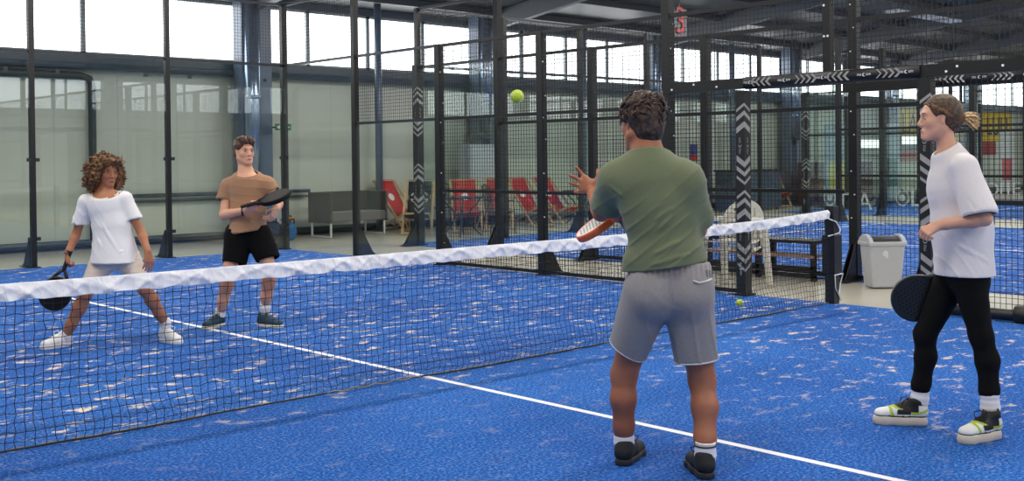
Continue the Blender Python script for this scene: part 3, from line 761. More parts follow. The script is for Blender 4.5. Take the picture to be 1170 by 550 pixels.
M_wood = mat('pale beech slat', (196, 164, 120), .5, vary=.2, scale=30)
M_red = mat('red canvas', (196, 34, 46), .8, vary=.12, scale=20, bump=.2)
M_blkc = mat('black canvas', (36, 38, 44), .8, vary=.12, bump=.2)
def deck_chair(fabric, label, group=None, crown=True, w=.56):
    t = thing('deck_chair', label, 'deck chair', group=group); h = w/2
    for s in (-1, 1):
        MB().bar((s*h, .42, 1.02), (s*h, -.52, .02), .024, .05, up=(0, 1, 1)).build('long_rail', M_wood, t)
        MB().bar((s*(h-.035), -.62, .42), (s*(h-.035), .40, .02), .024, .045, up=(0, 1, 1)).build('cross_rail', M_wood, t)
        MB().bar((s*(h-.06), .16, .74), (s*(h-.06), .36, .06), .02, .035).build('prop', M_wood, t)
    m = MB(); m.bar((-h, .42, 1.02), (h, .42, 1.02), .03); m.bar((-h, -.5, .04), (h, -.5, .04), .03); m.bar((-h+.03, -.62, .42), (h-.03, -.62, .42), .03); m.bar((-h+.03, .39, .04), (h-.03, .39, .04), .03)
    m.build('cross_bar', M_wood, t)
    pr = [(.43, 1.04), (.28, .82), (.08, .52), (-.06, .37), (-.2, .31), (-.38, .33), (-.52, .38), (-.63, .44)]
    vs = []; fs = []
    for i, (y, z) in enumerate(pr):
        for x in (-h+.05, -.1, .1, h-.05): vs.append((x, y, z-(.02 if abs(x) < .2 and 0 < i < 7 else 0)))
    for i in range(len(pr)-1):
        for j in range(3): fs.append((i*4+j, i*4+j+1, (i+1)*4+j+1, (i+1)*4+j))
    o = mesh_obj('sling', vs, fs, fabric, t, True); o.modifiers.new('cloth thickness', 'SOLIDIFY').thickness = .006
    # print on the front of the sling: crown of leaves under an arc
    p = MB(); ay = nrm(V(0, .2, .3)); nn = V(0, -.83, .55); o0 = V(0, .2, .68)+nn*.012
    if crown:
        for a, L in ((-60, .16), (-32, .15), (0, .17), (32, .15), (60, .16)):
            d = V(math.sin(math.radians(a)), 0, 0)+ay*math.cos(math.radians(a)); sd = np.cross(nn, d); b0 = o0-ay*.1+V(math.sin(math.radians(a))*.05, 0, 0)
            q = [b0, b0+d*L*.55+sd*.035, b0+d*L, b0+d*L*.55-sd*.035]; qi = [b0+d*L*.5+(z-b0-d*L*.5)*.6 for z in q]
            p.add(q+qi, [(0, 1, 5, 4), (1, 2, 6, 5), (2, 3, 7, 6), (3, 0, 4, 7)])
        for i in range(10):
            a0 = math.radians(150-12*i); a1 = a0-math.radians(8)
            p.add([o0-ay*.03+V(math.cos(a)*r_, 0, 0)+ay*math.sin(a)*r_ for a in (a0, a1) for r_ in (.17, .2)], [(0, 1, 3, 2)])
    else:
        n = 12; p.add([o0+V(.075*math.cos(6.283*i/n), 0, 0)+ay*.09*math.sin(6.283*i/n) for i in range(n)], [tuple(range(n))])
    p.build('printed_emblem', M_white, t); return t
def WX(u, y=12.1):
    r = FWD + RGT*((u-585)/F_PX); return CAM + r*((y-CAM[1])/r[1])
def put(t, u, y, rz):
    g = WX(u, y); t.location = (g[0], g[1], 0); t.rotation_euler = (0, 0, math.radians(rz)); return t
d0 = put(deck_chair(M_blkc, 'black canvas deck chair with white crown emblem, beside the chevron post'), 478, 11.35, -43)
put(deck_chair(M_red, 'red canvas deck chair leaning back between the sofa and the black deck chair', crown=False), 454, 12.35, 5)
rd = deck_chair(M_red, 'red deck chair with white emblem, leftmost behind the black round table', 'red deck chairs along the far wall', crown=False)
put(rd, 532, 11.1, -35)
for (u, v, rz, lb) in ((569, 11.15, -40, 'red deck chair half hidden behind the thick double post'),
                       (603, 11.35, -5, 'red deck chair just right of the thick double post'),
                       (634, 11.2, 2, 'rightmost red deck chair of the row, by the bare black table'),
                       (884, 12.2, -30, 'small red deck chair far off, right of the chevron door post')):
    c = copy_tree(rd, label=lb); put(c, u, v, rz)
M_iron = mat('dark cast aluminium', (38, 44, 46), .5)
def round_table(label, R_=.42, H=.74, group='black round cafe tables'):
    t = thing('round_table', label, 'table', group=group)
    MB().lathe([(R_-.01, H-.03), (R_, H-.02), (R_, H-.005), (R_-.01, H)], n=28).build('tabletop', M_iron, t)
    for k_ in range(4):
        a = math.radians(45+90*k_); c, s = math.cos(a), math.sin(a)
        MB().tube([(c*r_, s*r_, z) for r_, z in ((.34, H-.03), (.30, .62), (.17, .5), (.13, .38), (.17, .22), (.3, .08), (.38, .012))], .014, 8).build('leg', M_iron, t, smooth=True)
    r_ = MB().tube([(.15*math.cos(6.283*i/20), .15*math.sin(6.283*i/20), .4) for i in range(21)], .009, 6).build('ring', M_iron, t, smooth=True)
    return t
def patio_chair(label, group='dark patio chairs by the tables'):
    t = thing('patio_chair', label, 'chair', group=group)
    for sx in (-1, 1):
        MB().tube([(sx*.22, -.24, 0), (sx*.22, -.22, .44), (sx*.23, -.2, .64), (sx*.23, .18, .65)], .012, 6).build('leg', M_iron, t, smooth=True)
        MB().tube([(sx*.2, .27, 0), (sx*.21, .2, .44), (sx*.2, .28, .92)], .012, 6).build('leg', M_iron, t, smooth=True)
    MB().bbox((-.22, -.24, .42), (.22, .2, .44)).build('seat', M_iron, t, bevel=.008)
    m = MB(); m.tube([(-.2, .28, .9), (0, .3, .96), (.2, .28, .9)], .014, 6)
    for x in np.linspace(-.16, .16, 6): m.bar((x, .21, .45), (x, .285, .93), .016, .006)
    for z in (.58, .7, .82): m.bar((-.2, .22+.1*(z-.45), z), (.2, .22+.1*(z-.45), z), .016, .006)
    m.build('backrest', M_iron, t); return t
tb = round_table('black round table in front of the red deck chairs, behind the mesh'); put(tb, 527, 10.05, 0)
put(copy_tree(tb, label='bare black round table with curved legs, left of the man in green'), 664, 10.9, 20)
pc = patio_chair('dark green slatted patio chair behind the chevron post'); put(pc, 499, 12.35, -60)
put(copy_tree(pc, label='dark slatted patio chair at the right of the round table, behind the double post'), 570, 10.05, 70)
M_wallg = mat('grey hall cupboard', (112, 118, 120), .5)
# electrical cabinet on the far wall
t = thing('electrical_cabinet', 'grey metal cabinet with a bent pipe on top against the far wall', 'cabinet', (11.0, 12.05, 0))
MB().bbox((-.42, -.2, .35), (.42, .15, 1.76)).build('cabinet_body', mat('light grey sheet metal', (168, 176, 180), .35), t, bevel=.01)
m = MB(); m.bbox((-.36, -.21, .42), (-.01, -.2, 1.7)); m.bbox((.01, -.21, .42), (.36, -.2, 1.7)); m.build('door', mat('sheet metal door', (186, 194, 198), .3), t)
MB().tube([(-.2, 0, 1.76), (-.2, 0, 1.9), (-.12, 0, 1.97), (.25, 0, 1.98), (.33, 0, 2.05), (.33, 0, 2.4)], .03, 8).build('pipe', mat('copper brown pipe', (84, 74, 66), .4), t, smooth=True)
MB().bbox((-.38, -.15, 0), (.38, .1, .35)).build('plinth', M_blk, t)
# signs on the far wall
t = thing('exit_sign', 'green exit sign with white arrow pointing left on the far wall', 'sign', (6.32, 12.2, 2.02))
MB().bbox((-.165, -.01, 0), (.165, .01, .12)).build('sign_plate', mat('green sign', (30, 120, 80), .5), t)
m = MB(); m.bar((-.09, -.012, .06), (.14, -.012, .06), .004, .022)
m.add([(-.14, -.0125, .06), (-.08, -.0125, .1), (-.07, -.0125, .085), (-.1, -.0125, .06)], [(0, 3, 2, 1)]); m.add([(-.14, -.0125, .06), (-.08, -.0125, .02), (-.07, -.0125, .035), (-.1, -.0125, .06)], [(0, 1, 2, 3)])
m.build('arrow', M_white, t)
MB().bbox((-.02, 0, .05), (.02, .8, .08)).build('bracket', M_blk, t)
t = thing('fire_sign', 'small blue and red safety sign on the far wall, right of the green shirt', 'sign', (19.66, 12.97, 1.35))
MB().bbox((-.14, -.01, .16), (.14, .01, .44)).build('blue_plate', mat('blue sign', (50, 70, 150), .5), t)
MB().bbox((-.14, -.01, 0), (.14, .01, .15)).build('red_plate', mat('red sign', (190, 40, 44), .5), t)
t = thing('number_sign', 'dark plate with a red number 3 hanging above the neighbouring court', 'sign', (14.05, 9.0, 4.1))
MB().bbox((-.02, -.01, .1), (.02, .01, 1.0)).build('hanger', M_blk, t)
text_mesh('numeral', '3', .8, mat('red numeral', (150, 24, 40), .5), t, (0, -.03, .22), (1, 0, 0), (0, 0, 1), depth=.01)
MB().bbox((-.24, -.015, -.1), (.24, .005, .5)).build('plate', mat('dark plate', (66, 70, 74), .5), t)
# banner
t = thing('wall_banner', 'long yellow banner with dark letters over a blue and red strip on the far wall', 'banner', (35.4, 12.93, 1.5))
MB().bbox((-4.6, -.01, .42), (4.6, .01, 1.62)).build('yellow_cloth', mat('yellow banner', (224, 190, 40), .7), t)
MB().bbox((-4.6, -.012, .1), (-.2, .01, .42)).build('blue_strip', mat('navy banner', (44, 54, 110), .7), t)
MB().bbox((-.2, -.012, -.1), (3.2, .01, .42)).build('red_strip', mat('red banner', (170, 40, 50), .7), t)
MB().bbox((-4.6, -.012, -.3), (-3.0, .01, .1)).build('red_strip', bpy.data.materials['red banner'], t)
text_mesh('banner_text', 'LAIBI  AUXUA LULI', 1.02, mat('dark banner print', (40, 44, 62), .7), t, (0, -.02, .98), (1, 0, 0), (0, 0, 1))
for k_, (u, v, s) in enumerate(((997, 164.5, .95), (1046, 160.5, .95))):  # glowing strips stand in for bright reflections in the far glass
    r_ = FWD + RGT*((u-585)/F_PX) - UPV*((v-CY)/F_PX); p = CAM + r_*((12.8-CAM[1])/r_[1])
    t = thing('reflection_strip', ('bright white glow strip on the far wall, left of the ponytailed woman\'s face' if k_ == 0 else 'bright white glow strip right at the ponytailed woman\'s chin'), 'lamp', p)
    MB().bbox((-s, -.03, -.13), (s, .0, .13)).build('glow_face', emission('glow strip %d' % k_, (1, 1, 1), 2.2), t)
    MB().bbox((-s-.05, 0, -.16), (s+.05, .12, .16)).build('added_housing', M_wallg, t)
# distant clutter along the far wall behind the farthest courts
def hut(name, label, cat, u, v, w_, d_, h_, mt, top=None):
    g = WX(u); t = thing(name, label, cat, (g[0], g[1]-.5, 0)); m = MB(); m.bbox((-w_/2, -d_/2, .04), (w_/2, d_/2, h_)); m.build('body', mt, t, bevel=.03)
    f = MB()
    for a in (-1, 1):
        for b_ in (-1, 1): f.bbox((a*w_*.42-.03, b_*d_*.42-.03, 0), (a*w_*.42+.03, b_*d_*.42+.03, .05))
    f.build('foot', M_blk, t)
    if top: m = MB(); m.bbox((-w_/2-.03, -d_/2-.03, h_), (w_/2+.03, d_/2+.03, h_+.04)); m.build('top', top, t)
    return t
hut('storage_chest', 'dark blue grey storage chest by the far wall, right of the chevron door post', 'chest', 838, 238, 2.2, .6, 1.05, mat('dusky blue chest', (58, 72, 88), .5), M_blk)
hut('upholstered_bench', 'long maroon upholstered bench far away by the wall', 'bench', 938, 226, 3.0, .7, 1.25, mat('maroon cloth', (92, 44, 52), .8))
def board(name, label, u, yy, w_, h_, mts, slant=0):
    g = WX(u, yy); t = thing(name, label, 'display stand', (g[0], g[1], 0))
    MB().bbox((-w_/2, -.02, .05), (w_/2, .02, h_)).build('panel', mts[0], t)
    f = MB(); f.bbox((-w_/2, -.25, 0), (w_/2, .25, .05)); f.build('base', M_blk, t)
    p = MB(); p.lathe([(.001, 0), (w_*.32, 0)], n=4); 
    q = MB(); q.bbox((-w_*.35, -.03, h_*.2), (w_*.35, -.02, h_*.55)); q.build('printed_picture', mts[1], t); return t
board('roll_up_banner', 'tall white roll-up banner with yellow and teal picture, far right of the hall', 955, 10.6, 1.1, 2.3, (mat('banner blue white', (120, 150, 172), .5), mat('banner yellow teal', (196, 190, 60), .5)))
board('roll_up_banner', 'pale roll-up banner with dark teal picture, seen between two far posts', 1018, 10.9, .95, 2.4, (mat('banner pale', (170, 190, 204), .5), mat('banner teal', (44, 110, 120), .5)))
board('roll_up_banner', 'white roll-up banner with red picture at the far right edge', 1150, 11.6, 1.2, 2.3, (mat('banner white', (196, 204, 208), .5), mat('banner red', (190, 60, 70), .5)))

# bench against the neighbouring fence
t = thing('bench', 'low black metal bench with a brown slat shelf, behind the right end of the net', 'bench', (6.72, 2.0, 0))
M_slat = mat('brown bench slat', (150, 120, 100), .6)
for y in (-.85, -.1, .65):
    for x in (-.16, .16): MB().bbox((x-.025, y-.03, 0), (x+.025, y+.03, .43)).build('leg', M_blk, t)
for x in (-.14, 0, .14): MB().bbox((x-.06, -.9, .43), (x+.06, .72, .465)).build('seat_slat', M_blk, t)
MB().bbox((-.2, -.88, .265), (-.12, .7, .295)).build('shelf_slat', M_slat, t); MB().bbox((-.05, -.88, .265), (.05, .7, .295)).build('shelf_slat', M_slat, t)
for x, z in ((-.16, .06), (-.16, .14), (.16, .06)): MB().bar((x, -.88, z), (x, .7, z), .05).build('stretcher', M_blk, t)

# waste bin
M_bin = mat('pale grey plastic', (196, 198, 204), .4, vary=.05)
g = V(6.62, .33, 0); t = thing('waste_bin', 'light grey plastic swing-lid waste bin with black flap on the walkway', 'bin', g, math.radians(-38))
def taper(w0, d0, w1, d1, z0, z1): 
    m = MB(); m.add([(x*w/2, y*d/2, z) for w, d, z in ((w0, d0, z0), (w1, d1, z1)) for x, y in ((-1, -1), (1, -1), (1, 1), (-1, 1))], [(3, 2, 1, 0), (4, 5, 6, 7), (0, 1, 5, 4), (1, 2, 6, 5), (2, 3, 7, 6), (3, 0, 4, 7)]); return m
taper(.33, .24, .40, .30, 0, .47).build('bin_body', M_bin, t, bevel=.025)
m = MB(); m.bbox((-.215, -.165, .455), (.215, .165, .50)); lid = m.build('lid', M_bin, t, bevel=.012)
for s in (-1, 1): MB().prism([(-.165, .49), (.165, .49), (.12, .54), (.05, .575), (-.05, .575), (-.12, .54)], (.05, 0, 0), (s*.185-.025, 0, 0), (0, 1, 0), (0, 0, 1)).build('lid_end', M_bin, lid, bevel=.008)
m = MB(); m.prism([(-.13, .5), (.13, .5), (.1, .53), (.04, .553), (-.04, .553), (-.1, .53)], (.31, 0, 0), (-.155, 0, 0), (0, 1, 0), (0, 0, 1)); m.build('flap', M_blk, lid, bevel=.006)
m = MB(); m.add([(-.05, -.1525, .36), (-.025, -.1525, .36), (-.02, -.1530, .41), (-.045, -.1530, .41)], [(0, 1, 2, 3)]); m.bbox((-.03, -.15, .33), (.0, -.149, .40)); m.bbox((-.06, -.151, .35), (-.035, -.149, .39)); m.build('white_sticker', M_white, t)

# stacked plastic chairs
M_pls = mat('white moulded plastic', (228, 226, 216), .35, vary=.04)
def plastic_chair(label, group='stacked white plastic chairs'):
    t = thing('plastic_chair', label, 'chair', group=group)
    # backrest: arched shell with slots
    m = MB(); n = 9
    def bp(x, z): return (x, .23+.16*(z-.42)-.10*(x/.27)**2*(-1)*-.6, z)
    outer = [(.25*math.cos(a), .62+.25*math.sin(a)) for a in [math.pi*i/12 for i in range(13)]]
    outer = [(.25, .44)] + outer + [(-.25, .44)]; inner = [(x*.80, .44 if z < .5 else (.62+(z-.62)*.76)) for x, z in outer]
    N = len(outer); m.add([bp(x, z) for x, z in outer+inner], [(i, i+1, N+i+1, N+i) for i in range(N-1)])
    for x in np.linspace(-.15, .15, 6):
        zt = .62+.19*math.sqrt(max(0, 1-(x/.21)**2)); m.add([bp(x-.017, .44), bp(x+.017, .44), bp(x+.017, zt), bp(x-.017, zt)], [(0, 1, 2, 3)])
    m.add([bp(-.2, .62), bp(.2, .62), bp(.2, .66), bp(-.2, .66)], [(0, 1, 2, 3)])
    o = m.build('backrest', M_pls, t); o.modifiers.new('plastic thickness', 'SOLIDIFY').thickness = .012
    m = MB(); m.add([(-.23, -.24, .43), (.23, -.24, .43), (.24, .0, .41), (-.24, .0, .41), (.21, .22, .43), (-.21, .22, .43)], [(0, 1, 2, 3), (3, 2, 4, 5)])
    o = m.build('seat', M_pls, t); o.modifiers.new('plastic thickness', 'SOLIDIFY').thickness = .014
    for sx in (-1, 1):
        for (y0, y1, z1) in ((-.28, -.24, .64), (.30, .22, .62)):
            m = MB(); m.add([(sx*.27-.03, y0-.025, 0), (sx*.27+.03, y0-.025, 0), (sx*.27+.03, y0+.03, 0), (sx*.27-.03, y0+.03, 0),
                             (sx*.25-.035, y1-.05, z1), (sx*.25+.03, y1-.05, z1), (sx*.25+.03, y1+.04, z1), (sx*.25-.035, y1+.04, z1)],
                            [(3, 2, 1, 0), (4, 5, 6, 7), (0, 1, 5, 4), (1, 2, 6, 5), (2, 3, 7, 6), (3, 0, 4, 7)]); m.build('leg', M_pls, t, bevel=.01)
        MB().tube([(sx*.25, -.27, .63), (sx*.27, -.1, .665), (sx*.26, .12, .65), (sx*.23, .24, .66)], [.026, .028, .026, .02], 8).build('armrest', M_pls, t, smooth=True)
    return t
pcx = plastic_chair('lower white plastic armchair of the two stacked behind the side fence'); pcx.location = (5.62, 1.55, 0); pcx.rotation_euler = (0, 0, math.radians(-80))
u = copy_tree(pcx, loc=(5.6, 1.55, .085), rotz=math.radians(-80), label='upper white plastic armchair stacked on another behind the side fence')

# balls
M_ball = mat('optic yellow felt', (205, 232, 40), .9, vary=.12, scale=120, bump=.6, bscale=500, sheen=.5)
def tball(c, label, r_=.033):
    t = thing('padel_ball', label, 'ball', c); b = ball_mb((0, 0, 0), r_); b.build('felt', M_ball, t, smooth=True)
    pts = []
    for i in range(61):
        a = 2*math.pi*i/60; p = nrm(V(math.cos(a)*1.0+.35*math.cos(3*a)*.6, math.sin(a)*1.0-.35*math.sin(3*a)*.6, .75*math.sin(2*a))); p = nrm(p); pts.append(p*(r_*1.005))
    MB().tube(pts, .0012, 5, cap=False).build('seam', M_white, t, smooth=True); return t
bd = tball(PX(591, 110.3, 5.3), 'yellow-green padel ball in mid-air above the net'); bd.rotation_euler = (.6, .3, .2)
g = GX(845, 350); tball((g[0], g[1], .034), 'yellow-green padel ball lying on the turf near the foot of the net', .034)
# ------------------------------------------------------------------ people
M_skin = vcol_mat('skin', .48, sss=.12, spec=.4, bump=.08, bscale=500)
M_cloth = lambda name, rgb, b=.25, sc=700, vary=.05: mat(name, rgb, .85, vary=vary, scale=90, bump=b, bscale=sc, sheen=.25, spec=.2)
def frame(f, up=(0, 0, 1)):          # forward, left, up
    f = nrm(f); u = V(*up); u = nrm(u - f*(u @ f)); return f, np.cross(u, f), u
FH = V(*nrm(V(FWD[0], FWD[1], 0))); RH = V(*nrm(V(RGT[0], RGT[1], 0)))       # level: away from / right of the photographer
def toward(deg, pitch=0):            # heading: 0 = away, 90 = photo right, 180 = at us
    a = math.radians(deg); v = FH*math.cos(a)+RH*math.sin(a); p = math.radians(pitch); return nrm(v*math.cos(p)+V(0, 0, 1)*math.sin(p))
class Col:                            # per-vertex pigment: base plus blobs
    def __init__(s, base): s.base = np.array(lin(base)); s.b = []
    def add(s, c, r, rgb, soft=.35, ax=None): s.b.append((V(*c), r, np.array(lin(rgb)), soft, ax)); return s
    def __call__(s, P):
        o = np.tile(s.base, (len(P), 1)); o *= (1+.06*wob(P, 25, 3))[:, None]
        for c, r, rgb, soft, ax in s.b:
            q = P-c
            if ax is not None: q = q @ np.array(ax).T
            d = np.sqrt(((q/np.array(r))**2).sum(1)); w = np.clip((1-d)/soft, 0, 1)[:, None]; o = o*(1-w)+rgb*w
        return o
def head(fl, col, c, f, up, S=1.0, fem=False, lips=(176, 96, 84), brow=(60, 42, 32), iris=(60, 44, 34), jaw=1.0):
    """c = middle of the head between the ears; f = where the face looks"""
    F_, L_, U_ = frame(f, up); c = V(*c); A = np.array([F_, L_, U_])
    p = lambda x, y, z: c + (F_*x+L_*y+U_*z)*S
    fl.ell(p(-.012, 0, .032), V(.094, .074, .086)*S, A, k=.01)
    fl.ell(p(.030, 0, -.030), V(.060, .058, .084)*S, A, k=.035*S)
    for s in (-1, 1):
        fl.cone(p(.0, s*.054*jaw, -.052), p(.068, s*.016*jaw, -.098), .018*S, .016*S, k=.03*S)
        fl.ell(p(.058, s*.038, -.022), V(.020, .020, .020)*S, A, k=.025*S)
    fl.ell(p(.078, 0, -.098), V(.017, .020, .015)*S, A, k=.022*S)
    fl.cone(p(.080, -.036, .026), p(.080, .036, .026), .010*S, k=.022*S)
    for s in (-1, 1): fl.ell(p(.098, s*.031, .004), V(.014, .019, .013)*S, A, k=.014*S, op='s')
    fl.cone(p(.084, 0, .012), p(.106, 0, -.030), .0075*S, .0105*S, k=.010*S)
    for s in (-1, 1): fl.ell(p(.096, s*.012, -.035), V(.009, .007, .006)*S, A, k=.006*S)
    fl.ell(p(.086, 0, -.070), V(.011, .024, .014)*S, A, k=.012*S)
    fl.cone(p(.091, -.016, -.064), p(.091, .016, -.064), .0050*S, k=.005*S); fl.cone(p(.089, -.014, -.075), p(.089, .014, -.075), .0058*S, k=.005*S)
    for s in (-1, 1):
        fl.ell(p(.080, s*.031, .004), V(.0125, .0135, .0115)*S, A, k=.003*S)
        fl.cone(p(-.008, s*.074, .012), p(.004, s*.073, -.026), .012*S, .008*S, k=.006*S, n=L_, sa=.5)
        fl.ell(p(-.002, s*.082, -.004), V(.008, .006, .014)*S, A, k=.004*S, op='s')
        col.add(p(.089, s*.031, .004), V(.012, .0135, .0065)*S, (168, 150, 142), .3, A)
        col.add(p(.091, s*.031, .004), V(.012, .0082, .0070)*S, iris, .25, A)
        col.add(p(.090, s*.031, .0125), V(.012, .0175, .0042)*S, (44, 30, 24), .5, A)
        col.add(p(.088, s*.033, .027), V(.02, .0210, .0050)*S, brow, .5, A)
        col.add(p(.07, s*.042, -.03), V(.02, .022, .02)*S, tuple(min(255, int(a+b)) for a, b in zip(np.array(col.rgb), (14, -8, -8))), 1.0, A)
    col.add(p(.098, 0, -.069), V(.018, .0235, .0115)*S, lips, .4, A); col.add(p(.100, 0, -.069), V(.012, .019, .0022)*S, tuple(int(x*.55) for x in lips), .6, A)
    return p, A
def hand(fl, wrist, X, N, side, r=1.0, curl=(.25, .35, .3), spread=.12, thumb=(.6, .7, .3), tcurl=.3):
    """X along the hand, N the way the palm faces, side +1/-1 picks the thumb side"""
    X = nrm(X); N = nrm(N - X*(N @ X)); T = np.cross(N, X)*side; w = V(*wrist)
    fl.cone(w, w+X*.05*r, .021*r, .022*r, k=.02, n=N, sa=.8)
    L = (.040, .044, .041, .032); sec = (.026, .029, .026, .021); thd = (.020, .022, .020, .017)
    cs = curl if hasattr(curl[0], '__len__') else [curl]*4
    for i in range(4):
        off = (.030-.020*i)*r; b = w + X*(.088-.004*abs(i-1))*r + T*off
        fl.cone(w+X*.02*r+T*off*.5, b, .0135*r, .0105*r, k=.012)
        d = nrm(X + T*spread*(1.2-.85*i)); q = b; rr = .0088*r
        ang = 0
        for Ls, cu in zip((L[i], sec[i], thd[i]), cs[i]):
            ang += cu; dd = d*math.cos(ang)+N*math.sin(ang); q2 = q+dd*Ls*r
            fl.cone(q, q2, rr, rr*.92, k=.0035); q = q2; rr *= .92
    tx, tt, tn = thumb; d = nrm(X*tx+T*tt+N*tn); b = w+X*.022*r+T*.024*r
    q = b+d*.040*r; fl.cone(b, q, .014*r, .0115*r, k=.012); d2 = nrm(d + X*tcurl + N*.15); q2 = q+d2*.032*r
    fl.cone(q, q2, .0105*r, .0098*r, k=.004); q3 = q2+nrm(d2+X*tcurl*.6)*.025*r; fl.cone(q2, q3, .0098*r, .0082*r, k=.004)
def rim(ob, person_, cen, axis, Rmax, r, m, name='hem', n=48, sig=.13):
    """a stitched edge that follows the open border of a garment near cen"""
    me = ob.data; nl = len(me.loops); L = np.zeros(nl, np.int32); me.loops.foreach_get('vertex_index', L); Q = L.reshape(-1, 4)
    E = np.concatenate([Q[:, [0, 1]], Q[:, [1, 2]], Q[:, [2, 3]], Q[:, [3, 0]]]); E.sort(1)
    u, c = np.unique(E[:, 0].astype(np.int64)*10000000+E[:, 1], return_counts=True); b = u[c == 1]; bv = np.unique(np.concatenate([b//10000000, b % 10000000]))
    co = np.zeros(len(me.vertices)*3, np.float32); me.vertices.foreach_get('co', co); co = co.reshape(-1, 3)[bv]+np.array(person_.location)
    axis = nrm(axis); cen = V(*cen); e = co[np.linalg.norm(co-cen, axis=1) < Rmax]
    if len(e) < 12: return None
    cc = (e.max(0)+e.min(0))/2; a1 = nrm(np.cross(axis, (.3, .9, .1))); a2 = np.cross(axis, a1); d = e-cc
    an = np.arctan2(d @ a2, d @ a1); hh = d @ axis; rr = np.hypot(d @ a1, d @ a2); pts = []
    for k in range(n+1):
        th = -math.pi+2*math.pi*k/n; w = np.exp(-(np.angle(np.exp(1j*(an-th)))/sig)**2)+1e-9; pts.append(cc+a1*math.cos(th)*(rr*w).sum()/w.sum()+a2*math.sin(th)*(rr*w).sum()/w.sum()+axis*(hh*w).sum()/w.sum())
    return MB().tube(pts, r, 6, cap=False).build(name, m, ob, smooth=True, world=True)
def shoulders(f, nk, a, b, r0, r1, w=.045, k=.04):      # sloping shoulders from the neck out to both joints
    nk = V(*nk); d = nrm(V(*b)-V(*a)); f.cone(nk-d*w, a, r0, r1, k=k); f.cone(nk+d*w, b, r0, r1, k=k)
def leg(fl, hip, knee, ank, rt, rk, rc, ra, back, k=.03):
    hip, knee, ank = V(*hip), V(*knee), V(*ank); back = nrm(back)
    fl.cone(hip, knee, rt, rk, k=k*1.5); m = knee+(ank-knee)*.33+back*rc*.28; m2 = knee+(ank-knee)*.72+back*rc*.10
    fl.cone(knee, m, rk*.96, rc, k=k); fl.cone(m, m2, rc, (rc+ra)*.5, k=k); fl.cone(m2, ank, (rc+ra)*.5, ra, k=k)
def arm(fl, sh, el, wr, rs, re, rf, rw, k=.015):
    sh, el, wr = V(*sh), V(*el), V(*wr)
    fl.cone(sh, el, rs, re, k=k*1.6); m = el+(wr-el)*.25; fl.cone(el, m, re, rf, k=k); fl.cone(m, el+(wr-el)*.85, rf, rw*1.08, k=k); fl.cone(el+(wr-el)*.85, wr, rw*1.08, rw, k=k)
def folds(P, segs, base=None):      # cloth creases: ridge (+) or valley (-) along segments
    o = np.zeros(len(P), np.float32)
    for a, b, w, A in segs:
        a = V(*a).astype(np.float32); ba = V(*b).astype(np.float32)-a; q = P-a; t = np.clip((q @ ba)/(ba @ ba), 0, 1)
        d2 = ((q-t[:, None]*ba)**2).sum(1); w *= .75; o += .95*A*(np.exp(-d2/(w*w))-.35*np.exp(-d2/(4*w*w)))*(1-.6*(2*t-1)**2)
    return o
def drape(P, dirv, lam, amp, seed, warp=1.2):
    d = nrm(dirv).astype(np.float32); ph = (P @ d)*(6.283/lam) + warp*2*wob(P, 7, seed) + warp*wob(P, 17, seed+1)
    r = 1-np.abs(np.sin(ph*.5)); m = .35+wob(P, 8, seed+2, 4)*1.6
    return (amp*1.0*(r**3-.25)*np.clip(m, 0, 1)).astype(np.float32)
